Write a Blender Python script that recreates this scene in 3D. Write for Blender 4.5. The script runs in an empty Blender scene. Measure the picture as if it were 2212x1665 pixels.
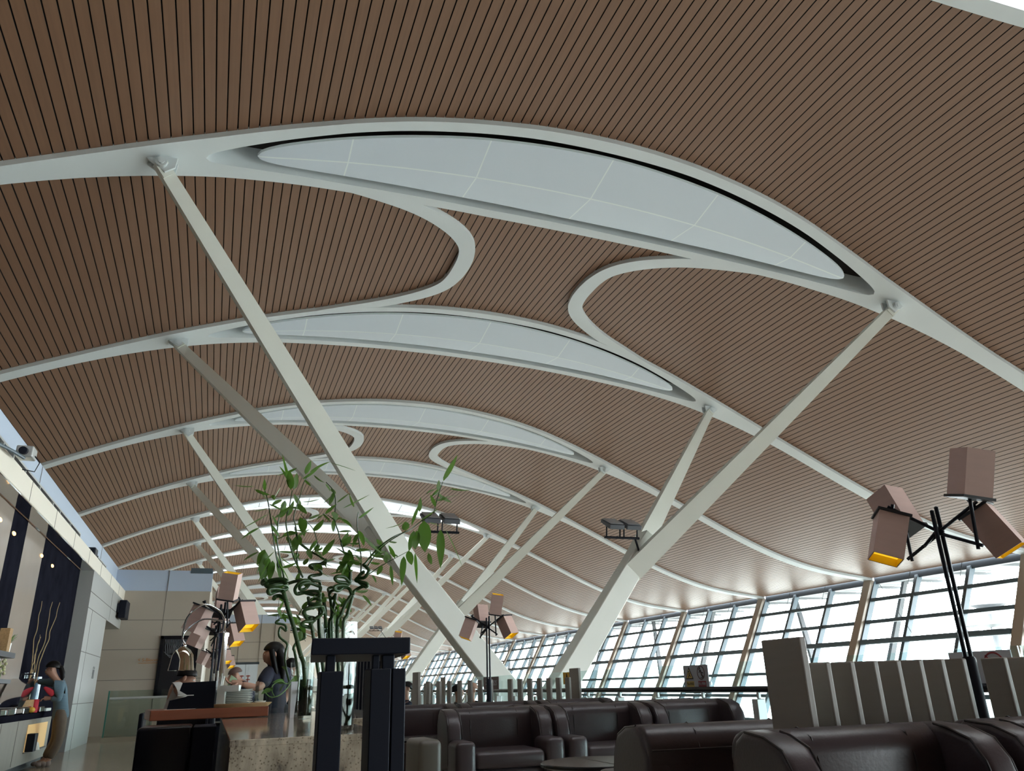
import bpy, bmesh, math, random
import numpy as np
from mathutils import Vector, Matrix
random.seed(7)
SC = bpy.context.scene
COL = SC.collection
PI = math.pi

# ---------------------------------------------------------------- camera
W, H = 2212, 1665
FPX = 1647.55
PITCH, YAW, ROLL = 0.37152453, 0.36282269, -0.03174037
EYE = Vector((0, 0, 1.05))
_f = Vector((math.sin(YAW) * math.cos(PITCH), math.cos(YAW) * math.cos(PITCH), math.sin(PITCH)))
_r0 = Vector((math.cos(YAW), -math.sin(YAW), 0))
_u0 = _r0.cross(_f)
CR = math.cos(ROLL) * _r0 + math.sin(ROLL) * _u0
CU = -math.sin(ROLL) * _r0 + math.cos(ROLL) * _u0
CF = _f
cam = bpy.data.cameras.new('camera')
camo = bpy.data.objects.new('camera', cam)
COL.objects.link(camo)
cam.sensor_fit = 'HORIZONTAL'; cam.sensor_width = 36.0; cam.lens = FPX * 36.0 / W
cam.clip_start = 0.05; cam.clip_end = 2000
M = Matrix.Identity(4)
for i in range(3):
    M[i][0] = CR[i]; M[i][1] = CU[i]; M[i][2] = -CF[i]; M[i][3] = EYE[i]
camo.matrix_world = M
SC.camera = camo

def ray(px, py):
    return (px - W / 2) / FPX * CR - (py - H / 2) / FPX * CU + CF
def AY(px, py, Y):
    d = ray(px, py); return EYE + d * (Y / d.y)
def AX(px, py, X):
    d = ray(px, py); return EYE + d * (X / d.x)
def AZ(px, py, Z):
    d = ray(px, py); return EYE + d * ((Z - EYE.z) / d.z)

# ---------------------------------------------------------------- materials
def mat(name, col, rough=0.6, metal=0.0, spec=0.5, noise=None, bump=None, emit=None, emit_s=0.0, coat=0.0):
    """noise=(scale xyz, amount 0..1, detail)  bump=(scale xyz, strength)"""
    m = bpy.data.materials.new(name); m.use_nodes = True
    nt = m.node_tree; b = nt.nodes['Principled BSDF']
    b.inputs['Base Color'].default_value = (*col, 1)
    b.inputs['Roughness'].default_value = rough
    b.inputs['Metallic'].default_value = metal
    b.inputs['Specular IOR Level'].default_value = spec
    b.inputs['Coat Weight'].default_value = coat
    if emit:
        b.inputs['Emission Color'].default_value = (*emit, 1)
        b.inputs['Emission Strength'].default_value = emit_s
    if noise or bump:
        tc = nt.nodes.new('ShaderNodeTexCoord')
    if noise:
        sc, amt, det = noise
        mp = nt.nodes.new('ShaderNodeMapping'); mp.inputs['Scale'].default_value = sc
        nz = nt.nodes.new('ShaderNodeTexNoise'); nz.inputs['Scale'].default_value = 1.0
        nz.inputs['Detail'].default_value = det
        mx = nt.nodes.new('ShaderNodeMix'); mx.data_type = 'RGBA'
        lo = tuple(max(0, c * (1 - amt)) for c in col); hi = tuple(min(1, c * (1 + amt)) for c in col)
        mx.inputs[6].default_value = (*lo, 1); mx.inputs[7].default_value = (*hi, 1)
        nt.links.new(tc.outputs['Object'], mp.inputs['Vector']); nt.links.new(mp.outputs['Vector'], nz.inputs['Vector'])
        nt.links.new(nz.outputs['Fac'], mx.inputs[0]); nt.links.new(mx.outputs[2], b.inputs['Base Color'])
    if bump:
        sc, st = bump
        mp = nt.nodes.new('ShaderNodeMapping'); mp.inputs['Scale'].default_value = sc
        nz = nt.nodes.new('ShaderNodeTexNoise'); nz.inputs['Scale'].default_value = 1.0; nz.inputs['Detail'].default_value = 4
        bp = nt.nodes.new('ShaderNodeBump'); bp.inputs['Strength'].default_value = st; bp.inputs['Distance'].default_value = 0.02
        nt.links.new(tc.outputs['Object'], mp.inputs['Vector']); nt.links.new(mp.outputs['Vector'], nz.inputs['Vector'])
        nt.links.new(nz.outputs['Fac'], bp.inputs['Height']); nt.links.new(bp.outputs['Normal'], b.inputs['Normal'])
    return m

def glass(name, tint=(0.93, 0.97, 0.97), refl=0.08, rough=0.0, ior=1.45):
    m = bpy.data.materials.new(name); m.use_nodes = True
    nt = m.node_tree; nt.nodes.clear()
    o = nt.nodes.new('ShaderNodeOutputMaterial'); mx = nt.nodes.new('ShaderNodeMixShader')
    t = nt.nodes.new('ShaderNodeBsdfTransparent'); t.inputs[0].default_value = (*tint, 1)
    g = nt.nodes.new('ShaderNodeBsdfGlossy'); g.inputs['Roughness'].default_value = rough
    lw = nt.nodes.new('ShaderNodeLayerWeight'); pw = nt.nodes.new('ShaderNodeMath'); pw.operation = 'POWER'; pw.inputs[1].default_value = 4.0
    fr = nt.nodes.new('ShaderNodeMath'); fr.operation = 'MULTIPLY_ADD'; fr.inputs[1].default_value = .75; fr.inputs[2].default_value = (ior - 1) ** 2 / (ior + 1) ** 2
    nt.links.new(lw.outputs['Facing'], pw.inputs[0]); nt.links.new(pw.outputs[0], fr.inputs[0])
    nt.links.new(fr.outputs[0], mx.inputs[0]); nt.links.new(t.outputs[0], mx.inputs[1])
    nt.links.new(g.outputs[0], mx.inputs[2]); nt.links.new(mx.outputs[0], o.inputs[0])
    return m

MT = {}
MT['wood'] = mat('ceiling_wood', (0.215, 0.116, 0.071), rough=0.38, spec=0.5, noise=((18, 0.5, 18), 0.16, 5))
MT['dark'] = mat('dark_backing', (0.012, 0.010, 0.010), rough=0.9)
MT['rib'] = mat('rib_paint', (0.72, 0.77, 0.80), rough=0.5, noise=((0.7, 0.7, 0.7), 0.05, 3))
MT['strut'] = mat('strut_paint', (0.82, 0.84, 0.79), rough=0.55, noise=((1.2, 1.2, 1.2), 0.04, 3))
MT['panel'] = mat('reflector_panel', (0.72, 0.80, 0.90), rough=0.45)
MT['seam'] = mat('panel_seam', (0.88, 0.96, 1.0), rough=0.5)
MT['steel'] = mat('pale_steel', (0.55, 0.56, 0.55), rough=0.35, metal=0.4)
MT['mullion'] = mat('mullion_grey', (0.08, 0.115, 0.14), rough=0.45)
MT['mullion_dk'] = mat('mullion_dark', (0.03, 0.04, 0.05), rough=0.5)
MT['fcol'] = mat('facade_column', (0.42, 0.36, 0.30), rough=0.5)
MT['pane'] = glass('window_glass', (0.96, 0.99, 1.0))
MT['bglass'] = glass('balustrade_glass', (0.86, 0.95, 0.95))
MT['vglass'] = glass('vase_glass', (0.92, 0.95, 0.94), ior=1.5)
MT['water'] = glass('vase_water', (0.16, 0.17, 0.10), ior=1.33)
MT['leather'] = mat('brown_leather', (0.050, 0.037, 0.041), rough=0.36, spec=0.45, bump=((60, 60, 60), 0.06), noise=((2, 2, 2), 0.15, 2))
MT['piping'] = mat('leather_piping', (0.022, 0.016, 0.016), rough=0.4)
MT['taupe'] = mat('taupe_board', (0.27, 0.24, 0.215), rough=0.45, noise=((3, 3, 30), 0.06, 3))
MT['black'] = mat('black_metal', (0.006, 0.008, 0.015), rough=0.4, spec=0.25)
MT['blackwood'] = mat('black_lacquer', (0.007, 0.007, 0.010), rough=0.25, spec=0.25, noise=((4, 4, 1), 0.2, 2))
MT['satin'] = mat('black_satin', (0.008, 0.010, 0.018), rough=0.5, spec=0.15)
MT['chrome'] = mat('chrome', (0.75, 0.77, 0.80), rough=0.08, metal=1.0)
MT['gold'] = mat('gold_lining', (0.80, 0.58, 0.05), rough=0.5)
MT['bulb'] = mat('lamp_diffuser', (0.9, 0.6, 0.1), rough=0.6, emit=(1.0, 0.66, 0.03), emit_s=.85)
MT['shade'] = mat('lamp_shade_fabric', (0.56, 0.39, 0.34), rough=0.75, noise=((6, 6, 30), 0.08, 3))
MT['shade_dk'] = mat('lamp_plate', (0.012, 0.013, 0.018), rough=0.5)
MT['white'] = mat('white_panel', (0.88, 0.81, 0.70), rough=0.35, noise=((0.5, 0.5, 0.5), 0.03, 2))
MT['pier'] = mat('pale_grey_panel', (0.36, 0.355, 0.34), rough=0.4, noise=((0.5, 0.5, 0.5), 0.03, 2))
MT['beige'] = mat('beige_wall_panel', (0.46, 0.40, 0.33), rough=0.45, noise=((0.6, 0.6, 0.6), 0.04, 2))
MT['blue'] = mat('blue_grey_fascia', (0.52, 0.60, 0.74), rough=0.5)
MT['joint'] = mat('joint_dark', (0.16, 0.145, 0.13), rough=0.8)
MT['floor'] = mat('floor_stone', (0.40, 0.34, 0.26), rough=0.18, noise=((1.5, 1.5, 1.5), 0.08, 4))
MT['apron'] = mat('apron_concrete', (0.27, 0.29, 0.27), rough=0.9, noise=((0.03, 0.03, 0.03), 0.15, 3))
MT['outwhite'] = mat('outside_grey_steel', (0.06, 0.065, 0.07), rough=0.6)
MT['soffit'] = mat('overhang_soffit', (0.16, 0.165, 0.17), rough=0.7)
MT['redwood'] = mat('red_wood', (0.26, 0.075, 0.035), rough=0.35, noise=((2, 30, 30), 0.25, 4))
MT['signwhite'] = mat('sign_board', (0.42, 0.43, 0.47), rough=0.4)
MT['signyellow'] = mat('sign_yellow', (0.75, 0.45, 0.05), rough=0.5)
MT['signyel2'] = mat('sign_yellow_pale', (0.60, 0.42, 0.12), rough=0.5)
MT['signred'] = mat('sign_red', (0.28, 0.03, 0.04), rough=0.5)
MT['signmaroon'] = mat('sign_maroon', (0.11, 0.05, 0.05), rough=0.5)
MT['signblack'] = mat('sign_black', (0.012, 0.010, 0.014), rough=0.6)
MT['marble_d'] = mat('black_marble', (0.012, 0.012, 0.018), rough=0.12, spec=0.0, noise=((3, 3, 3), 0.6, 6))
MT['marble_l'] = mat('pale_marble', (0.34, 0.28, 0.235), rough=0.15, spec=0.15, noise=((1.5, 1.5, 1.5), 0.08, 4))
MT['mirror'] = mat('mirror_strip', (0.55, 0.57, 0.57), rough=0.06, metal=1.0, bump=((2, 2, 2), 0.25))
MT['amber'] = mat('lit_alcove', (0.75, 0.52, 0.24), rough=0.7, emit=(1.0, 0.58, 0.2), emit_s=0.22)
MT['counterwood'] = mat('grey_wood_front', (0.27, 0.235, 0.19), rough=0.5, noise=((8, 8, 1), 0.12, 4))
MT['ceramic'] = mat('white_ceramic', (0.88, 0.90, 0.86), rough=0.25)
MT['cyl'] = mat('white_vase', (0.62, 0.63, 0.65), rough=0.35)
MT['stalk'] = mat('bamboo_stalk', (0.030, 0.070, 0.020), rough=0.35, noise=((8, 8, 8), 0.5, 2))

MT['ivy'] = mat('ivy_leaf', (0.12, 0.24, 0.06), rough=0.5)
MT['twig'] = mat('dry_twig', (0.45, 0.32, 0.17), rough=0.8)
MT['skin'] = mat('skin', (0.42, 0.235, 0.165), rough=0.55)
MT['hair'] = mat('black_hair', (0.005, 0.004, 0.004), rough=0.5, spec=0.2)
MT['stubble'] = mat('shaved_hair', (0.13, 0.08, 0.065), rough=0.7)
MT['navy'] = mat('navy_cloth', (0.014, 0.017, 0.035), rough=0.85)
MT['blackcloth'] = mat('black_cloth', (0.010, 0.010, 0.013), rough=0.9)
MT['whitecloth'] = mat('white_cloth', (0.55, 0.53, 0.51), rough=0.9)
MT['trouser'] = mat('brown_trousers', (0.13, 0.10, 0.075), rough=0.9, noise=((9, 9, 9), 0.2, 3))
MT['red'] = mat('red_cloth', (0.55, 0.03, 0.05), rough=0.7)
MT['yellow'] = mat('yellow_lid', (0.75, 0.42, 0.05), rough=0.4)
MT['wicker'] = mat('wicker', (0.42, 0.26, 0.12), rough=0.7, noise=((60, 60, 60), 0.4, 2))
MT['lattice'] = mat('lattice_tray', (0.52, 0.38, 0.20), rough=0.6)
MT['greenpaper'] = mat('pale_green_paper', (0.50, 0.70, 0.45), rough=0.8)
MT['paint_d'] = mat('picture_dark', (0.010, 0.010, 0.014), rough=0.25)
MT['paint_w'] = mat('picture_pale_stroke', (0.16, 0.17, 0.19), rough=0.5)
MT['orange'] = mat('orange_letters', (0.55, 0.24, 0.08), rough=0.5)
MT['lift'] = mat('lift_door', (0.62, 0.66, 0.70), rough=0.3)
MT['jeans'] = mat('shoe_grey', (0.25, 0.20, 0.18), rough=0.8)
MT['spot'] = mat('downlight_glow', (1, 0.7, 0.4), emit=(1.0, 0.55, 0.2), emit_s=2.5)  # reflected downlights, painted as glow
MT['floodglass'] = mat('flood_glass', (0.35, 0.38, 0.42), rough=0.15)
MT['flood'] = mat('flood_body', (0.10, 0.11, 0.13), rough=0.5)
MT['bluecyl'] = mat('blue_cylinder', (0.28, 0.45, 0.60), rough=0.15)

def stripe_mat(name, c1, c2, scale, rough=0.85):
    m = mat(name, c1, rough); nt = m.node_tree; b = nt.nodes['Principled BSDF']
    tc = nt.nodes.new('ShaderNodeTexCoord'); wv = nt.nodes.new('ShaderNodeTexWave')
    wv.bands_direction = 'Z'; wv.inputs['Scale'].default_value = scale; wv.inputs['Distortion'].default_value = 1.0
    mx = nt.nodes.new('ShaderNodeMix'); mx.data_type = 'RGBA'
    mx.inputs[6].default_value = (*c1, 1); mx.inputs[7].default_value = (*c2, 1)
    nt.links.new(tc.outputs['Object'], wv.inputs['Vector']); nt.links.new(wv.outputs['Fac'], mx.inputs[0])
    nt.links.new(mx.outputs[2], b.inputs['Base Color']); return m
MT['sweater'] = stripe_mat('striped_sweater', (0.055, 0.10, 0.13), (0.15, 0.23, 0.28), 14)

def translucent_mat(name, c, t):
    m = mat(name, c, .5); nt = m.node_tree; b = nt.nodes['Principled BSDF']; o = nt.nodes['Material Output']
    tr = nt.nodes.new('ShaderNodeBsdfTranslucent'); tr.inputs[0].default_value = (*t, 1); ad = nt.nodes.new('ShaderNodeAddShader')
    nt.links.new(b.outputs[0], ad.inputs[0]); nt.links.new(tr.outputs[0], ad.inputs[1]); nt.links.new(ad.outputs[0], o.inputs[0]); return m
MT['leaf'] = translucent_mat('bamboo_leaf', (0.055, 0.115, 0.018), (0.045, 0.10, 0.012))
MT['lightpanel'] = translucent_mat('translucent_panel', (0.6, 0.66, 0.7), (0.030, 0.034, 0.035))
MT['lightseam'] = mat('translucent_seam', (0.12, 0.13, 0.14), .6)
def granite_mat():
    m = mat('granite', (0.3, 0.26, 0.2), 0.07); nt = m.node_tree; b = nt.nodes['Principled BSDF']
    tc = nt.nodes.new('ShaderNodeTexCoord')
    n1 = nt.nodes.new('ShaderNodeTexNoise'); n1.inputs['Scale'].default_value = 9; n1.inputs['Detail'].default_value = 8; n1.inputs['Roughness'].default_value = 0.7
    n2 = nt.nodes.new('ShaderNodeTexVoronoi'); n2.inputs['Scale'].default_value = 70
    r1 = nt.nodes.new('ShaderNodeValToRGB'); e = r1.color_ramp.elements
    e[0].position = 0.33; e[0].color = (0.07, 0.055, 0.05, 1); e[1].position = 0.72; e[1].color = (0.66, 0.57, 0.44, 1)
    e2 = r1.color_ramp.elements.new(0.46); e2.color = (0.33, 0.28, 0.215, 1)
    r2 = nt.nodes.new('ShaderNodeValToRGB'); q = r2.color_ramp.elements
    q[0].position = 0.12; q[0].color = (0.30, 0.26, 0.22, 1); q[1].position = 0.35; q[1].color = (1, 1, 1, 1)
    mx = nt.nodes.new('ShaderNodeMix'); mx.data_type = 'RGBA'; mx.blend_type = 'MULTIPLY'; mx.inputs[0].default_value = 0.8
    mp = nt.nodes.new('ShaderNodeMapping'); mp.inputs['Scale'].default_value = (1, 1, .35); nt.links.new(tc.outputs['Object'], mp.inputs['Vector']); nt.links.new(mp.outputs['Vector'], n1.inputs['Vector']); nt.links.new(tc.outputs['Object'], n2.inputs['Vector'])
    nt.links.new(n1.outputs['Fac'], r1.inputs[0]); nt.links.new(n2.outputs['Distance'], r2.inputs[0])
    nt.links.new(r1.outputs[0], mx.inputs[6]); nt.links.new(r2.outputs[0], mx.inputs[7])
    nt.links.new(mx.outputs[2], b.inputs['Base Color']); return m
MT['granite'] = granite_mat()

# ---------------------------------------------------------------- mesh builder
class MB:
    def __init__(s): s.v = []; s.f = []; s.m = []; s.mi = 0
    def add(s, vs, fs):
        b = len(s.v); s.v += [tuple(p) for p in vs]
        for f in fs: s.f.append(tuple(b + i for i in f)); s.m.append(s.mi)
    def box(s, lo, hi):
        x0, y0, z0 = lo; x1, y1, z1 = hi
        s.add([(x0, y0, z0), (x1, y0, z0), (x1, y1, z0), (x0, y1, z0), (x0, y0, z1), (x1, y0, z1), (x1, y1, z1), (x0, y1, z1)],
              [(0, 3, 2, 1), (4, 5, 6, 7), (0, 1, 5, 4), (1, 2, 6, 5), (2, 3, 7, 6), (3, 0, 4, 7)])
    def bar(s, p, q, w, h, up=(0, 0, 1), w2=None, h2=None):
        p = Vector(p); q = Vector(q); a = (q - p).normalized(); up = Vector(up)
        if abs(a.dot(up)) > 0.98: up = Vector((0, 1, 0))
        x = a.cross(up).normalized(); y = x.cross(a)
        w2 = w if w2 is None else w2; h2 = h if h2 is None else h2
        vs = []
        for c, ww, hh in ((p, w, h), (q, w2, h2)):
            for sx, sy in ((-1, -1), (1, -1), (1, 1), (-1, 1)): vs.append(c + x * sx * ww / 2 + y * sy * hh / 2)
        s.add(vs, [(0, 1, 2, 3), (7, 6, 5, 4), (0, 4, 5, 1), (1, 5, 6, 2), (2, 6, 7, 3), (3, 7, 4, 0)])
    def tube(s, pts, rad, n=8, caps=True):
        pts = [Vector(p) for p in pts]
        if not hasattr(rad, '__len__'): rad = [rad] * len(pts)
        t = (pts[1] - pts[0]).normalized()
        up = Vector((0, 0, 1)) if abs(t.z) < 0.9 else Vector((1, 0, 0))
        x = t.cross(up).normalized(); vs = []
        for i, p in enumerate(pts):
            a = pts[min(i + 1, len(pts) - 1)] - pts[max(i - 1, 0)]
            if a.length > 1e-9: a.normalize()
            else: a = t
            x = (x - a * x.dot(a)); x.normalize(); y = a.cross(x)
            for k in range(n):
                c = 2 * PI * k / n; vs.append(p + (x * math.cos(c) + y * math.sin(c)) * rad[i])
        fs = []
        for i in range(len(pts) - 1):
            for k in range(n): fs.append((i * n + k, i * n + (k + 1) % n, (i + 1) * n + (k + 1) % n, (i + 1) * n + k))
        if caps:
            fs.append(tuple(reversed(range(n)))); fs.append(tuple((len(pts) - 1) * n + k for k in range(n)))
        s.add(vs, fs)
    def lathe(s, prof, c=(0, 0, 0), n=24, sx=1, sy=1):
        vs = []; c = Vector(c)
        for r, z in prof:
            for k in range(n):
                a = 2 * PI * k / n; vs.append((c.x + r * math.cos(a) * sx, c.y + r * math.sin(a) * sy, c.z + z))
        fs = []
        for i in range(len(prof) - 1):
            for k in range(n): fs.append((i * n + k, i * n + (k + 1) % n, (i + 1) * n + (k + 1) % n, (i + 1) * n + k))
        if prof[0][0] > 1e-6: fs.append(tuple(reversed(range(n))))
        if prof[-1][0] > 1e-6: fs.append(tuple((len(prof) - 1) * n + k for k in range(n)))
        s.add(vs, fs)
    def ball(s, c, r, n=14, m=9, R=None):
        c = Vector(c); rr = r if hasattr(r, '__len__') else (r, r, r); vs = []
        for i in range(m + 1):
            t = PI * i / m
            for k in range(n):
                a = 2 * PI * k / n
                p = Vector((rr[0] * math.sin(t) * math.cos(a), rr[1] * math.sin(t) * math.sin(a), rr[2] * math.cos(t)))
                vs.append(c + (R @ p if R else p))
        fs = []
        for i in range(m):
            for k in range(n): fs.append((i * n + k, (i + 1) * n + k, (i + 1) * n + (k + 1) % n, i * n + (k + 1) % n))
        s.add(vs, fs)
    def prism(s, poly, a, b, axis='x'):
        """extrude a 2-D polygon between a and b along an axis"""
        def P(u, v, t):
            return {'x': (t, u, v), 'y': (u, t, v), 'z': (u, v, t)}[axis]
        n = len(poly); vs = [P(u, v, a) for u, v in poly] + [P(u, v, b) for u, v in poly]
        fs = [tuple(range(n)), tuple(reversed(range(n, 2 * n)))] + [(i, i + n, (i + 1) % n + n, (i + 1) % n) for i in range(n)]
        s.add(vs, fs)
    def mesh(s, name, mats, smooth=None, bevel=0, seg=3, weld=False):
        me = bpy.data.meshes.new(name)
        me.from_pydata([tuple(v) for v in s.v], [], s.f)
        for m in (mats if isinstance(mats, (list, tuple)) else [mats]): me.materials.append(m)
        me.polygons.foreach_set('material_index', s.m)
        bm = bmesh.new(); bm.from_mesh(me)
        if weld or bevel: bmesh.ops.remove_doubles(bm, verts=bm.verts, dist=1e-5)
        bmesh.ops.recalc_face_normals(bm, faces=bm.faces)
        if bevel:
            ed = [e for e in bm.edges if len(e.link_faces) == 2 and e.calc_face_angle(0) > 0.6]
            bmesh.ops.bevel(bm, geom=ed, offset=bevel, segments=seg, profile=0.5, affect='EDGES', clamp_overlap=True)
        bm.to_mesh(me); bm.free()
        if smooth:
            me.polygons.foreach_set('use_smooth', [True] * len(me.polygons))
            me.set_sharp_from_angle(angle=math.radians(smooth))
        me.update(); return me
    def build(s, name, mats, parent=None, smooth=None, bevel=0, seg=3, loc=None, rz=0, rot=None, weld=False):
        o = bpy.data.objects.new(name, s.mesh(name, mats, smooth, bevel, seg, weld)); COL.objects.link(o)
        if parent: o.parent = parent
        if loc is not None: o.location = loc
        if rot is not None: o.rotation_euler = rot
        elif rz: o.rotation_euler = (0, 0, rz)
        return o

def thing(name, label, cat, loc=(0, 0, 0), rz=0, group=None):
    o = bpy.data.objects.new(name, None); COL.objects.link(o)
    o.location = loc; o.rotation_euler = (0, 0, rz); o.empty_display_size = 0.1
    return tag(o, label, cat, group)
def tag(o, label, cat, group=None):
    o['label'] = label; o['category'] = cat
    if group: o['group'] = group
    return o
def struct(o, label=None):
    o['kind'] = 'structure'
    if label: o['label'] = label
    return o
def kids(o): return [c for c in bpy.data.objects if c.parent == o]
def copy_tree(o, parent=None):
    c = o.copy(); COL.objects.link(c)
    if parent: c.parent = parent; c.matrix_parent_inverse = o.matrix_parent_inverse
    for k in list(o.children): copy_tree(k, c)
    return c
ORD = ['zeroth', 'first', 'second', 'third', 'fourth', 'fifth', 'sixth', 'seventh', 'eighth', 'ninth', 'tenth', 'eleventh', 'twelfth', 'thirteenth', 'fourteenth', 'fifteenth', 'sixteenth', 'seventeenth', 'eighteenth']
SKY = 26; EXPO = 0.0
# ---------------------------------------------------------------- hall geometry
D = 9.0
def YR(k): return (1.57973258 + k - 1) * D          # plane of the k-th roof arch
_A = (1.26055, -0.1387, -0.0203, 0.00606, -0.000358)
def zp(x):                                           # underside of the arches
    u = min(abs(x / D - 0.765), 2.84); q = u * u
    return 1.05 + D * (_A[0] + q * (_A[1] + q * (_A[2] + q * (_A[3] + q * _A[4]))))
LC = 0.84 * D
_TO = ((0, .205), (.2, .1985), (.33, .186), (.42, .176), (.52, .1615), (.63, .141), (.735, .118), (.83, .0985), (.945, .0755), (1.04, .061), (1.1, .053), (1.2, .0415), (1.35, .031), (1.5, .029), (9, .029))
_TI = ((0, .167), (.2, .1635), (.3, .1555), (.4, .144), (.53, .1255), (.64, .105), (.725, .0845), (.82, .060), (.87, .046), (.92, .031), (.95, .020), (.965, .011), (.972, 0), (9, 0))
_TP = ((0, .1417), (.32, .125), (.5, .101), (.65, .0745), (.75, .052), (.82, .032), (.848, .018), (.858, .009), (.862, 0), (9, 0))
def _tab(t, u):
    u = abs(u)
    xs = [a for a, b in t]; ys = [b for a, b in t]
    if u >= xs[-1]: return ys[-1]
    i = max(j for j in range(len(xs)) if xs[j] <= u); i = min(i, len(xs) - 2)
    h = xs[i + 1] - xs[i]; s = (u - xs[i]) / h
    def sl(j):
        if j <= 0: return 0.0
        if j >= len(xs) - 1: return 0.0
        return (ys[j + 1] - ys[j - 1]) / (xs[j + 1] - xs[j - 1])
    m0, m1 = sl(i) * h, sl(i + 1) * h
    return (2*s**3 - 3*s**2 + 1) * ys[i] + (s**3 - 2*s**2 + s) * m0 + (-2*s**3 + 3*s**2) * ys[i+1] + (s**3 - s**2) * m1
def wo(x): return D * _tab(_TO, x / D - 0.84)
def wi(x): return max(0.0, D * _tab(_TI, x / D - 0.84))
def wpn(x): return max(0.0, D * _tab(_TP, x / D - 0.84))
XL, XR_ = -16.6, 32.25
KMIN, KMAX = -6, 17
YMIN, YMAX = -50.0, YR(KMAX) + 4
CEIL = 0.12

# ceiling: slats running along the hall with dark gaps
def build_ceiling():
    PITCHS, GAP = 0.208, 0.025
    xs = [XL + i * 0.01 for i in range(int((XR_ - XL) / 0.01) + 1)]
    arc = [0.0]
    for a, b in zip(xs[:-1], xs[1:]): arc.append(arc[-1] + math.hypot(b - a, zp(b) - zp(a)))
    n = int(arc[-1] / PITCHS)
    sl = MB()
    for j in range(n):
        s0 = j * PITCHS; xa = float(np.interp(s0 + GAP / 2, arc, xs)); xb = float(np.interp(s0 + PITCHS - GAP / 2, arc, xs))
        xe0 = float(np.interp(s0 - .001, arc, xs)); xe1 = float(np.interp(s0 + PITCHS + .001, arc, xs))
        xm = (xa + xb) / 2
        cuts = [YMIN]
        for k in range(0, KMAX + 1):
            w = wo(xm) - 0.03; cuts += [YR(k) - w, YR(k) + w]
        cuts.append(YMAX)
        za, zb = zp(xa) + CEIL, zp(xb) + CEIL
        for i in range(0, len(cuts), 2):
            y0, y1 = cuts[i], cuts[i + 1]
            sl.mi = 0
            vs = [(xa, y0, za), (xb, y0, zb), (xb, y1, zb), (xa, y1, za), (xa, y0, za + .04), (xb, y0, zb + .04), (xb, y1, zb + .04), (xa, y1, za + .04)]
            sl.add(vs, [(0, 3, 2, 1)])
            sl.mi = 1; sl.add(vs, [(0, 4, 7, 3), (1, 2, 6, 5), (0, 1, 5, 4), (2, 3, 7, 6)])
            z0, z1 = zp(xe0) + CEIL + .05, zp(xe1) + CEIL + .05
            sl.add([(xe0, y0, z0), (xe1, y0, z1), (xe1, y1, z1), (xe0, y1, z0)], [(0, 3, 2, 1)])
    o = sl.build('ceiling', [MT['wood'], MT['dark']])
    struct(o, 'curved ceiling of brown wood slats with dark gaps')
build_ceiling()

def stations():
    s = set(np.linspace(XL, XR_, 90).tolist())
    s |= set((LC + D * u) for u in np.linspace(-1.0, 1.0, 81))
    for u in (.935, .95, .958, .965, .969, .972): s |= {LC + D * u, LC - D * u}
    return sorted(s)
def rib_mesh(open_sky):
    mb = MB(); xs = stations(); P = []
    for x in xs:
        z = zp(x); o, i = wo(x), wi(x)
        P.append((x, z, o, i))
    for (x0, z0, o0, i0), (x1, z1, o1, i1) in zip(P[:-1], P[1:]):
        mb.mi = 0
        for sg in (-1, 1):
            mb.add([(x0, sg*o0, z0), (x1, sg*o1, z1), (x1, sg*i1, z1), (x0, sg*i0, z0)], [(0, 1, 2, 3)])
            mb.add([(x0, sg*o0, z0), (x1, sg*o1, z1), (x1, sg*o1, z1 + .175), (x0, sg*o0, z0 + .175)], [(0, 1, 2, 3)])
            if i0 > 0 or i1 > 0:
                mb.mi = 0
                mb.add([(x0, sg*i0, z0), (x1, sg*i1, z1), (x1, sg*i1, z1 + .55), (x0, sg*i0, z0 + .55)], [(0, 1, 2, 3)])
        if (i0 > 0 or i1 > 0) and not open_sky:
            mb.mi = 1
            mb.add([(x0, -i0 - .02, z0 + .55), (x1, -i1 - .02, z1 + .55), (x1, i1 + .02, z1 + .55), (x0, i0 + .02, z0 + .55)], [(0, 1, 2, 3)])
    return mb.mesh('roof_rib', [MT['rib'], MT['dark']], smooth=40, weld=True)
def panel_mesh(mats):
    mb = MB(); xs = []
    seams = [1.69 + 2.975 * i for i in range(-1, 7)]
    for u in np.linspace(-.862, .862, 70): xs.append(LC + D * u)
    for s in seams: xs += [s - .016, s + .016]
    for u in (.84, .85, .856, .86): xs += [LC + D*u, LC - D*u]
    xs = sorted(x for x in xs if abs(x - LC) <= D * .8621)
    for x0, x1 in zip(xs[:-1], xs[1:]):
        sm = any(abs((x0 + x1) / 2 - s) < .014 for s in seams)
        w0, w1 = wpn(x0), wpn(x1); z0, z1 = zp(x0) + .03, zp(x1) + .03
        d0, d1 = .18 * w0, .18 * w1; e = .022
        f0, f1 = max(0, 1 - e / max(w0, .03)), max(0, 1 - e / max(w1, .03))
        ys = lambda w, f, d, z: [(-w, z), (-e if w > e else 0, z - d*f), (e if w > e else 0, z - d*f), (w, z)]
        a, b = ys(w0, f0, d0, z0), ys(w1, f1, d1, z1)
        for q in range(3):
            mb.mi = 1 if (sm or q == 1) else 0
            mb.add([(x0, *a[q]), (x1, *b[q]), (x1, *b[q+1]), (x0, *a[q+1])], [(0, 1, 2, 3)])
        mb.mi = 1
        for q, sg in ((0, -1), (3, 1)):
            mb.add([(x0, *a[q]), (x1, *b[q]), (x1, b[q][0], b[q][1] + .07), (x0, a[q][0], a[q][1] + .07)], [(0, 1, 2, 3)])
    return mb.mesh('reflector_panel', mats, smooth=12, weld=True)
ME_CLOSED, ME_OPEN, ME_PANEL, ME_BARS = rib_mesh(False), rib_mesh(True), panel_mesh([MT['panel'], MT['seam']]), panel_mesh([MT['lightpanel'], MT['lightseam']])
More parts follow.
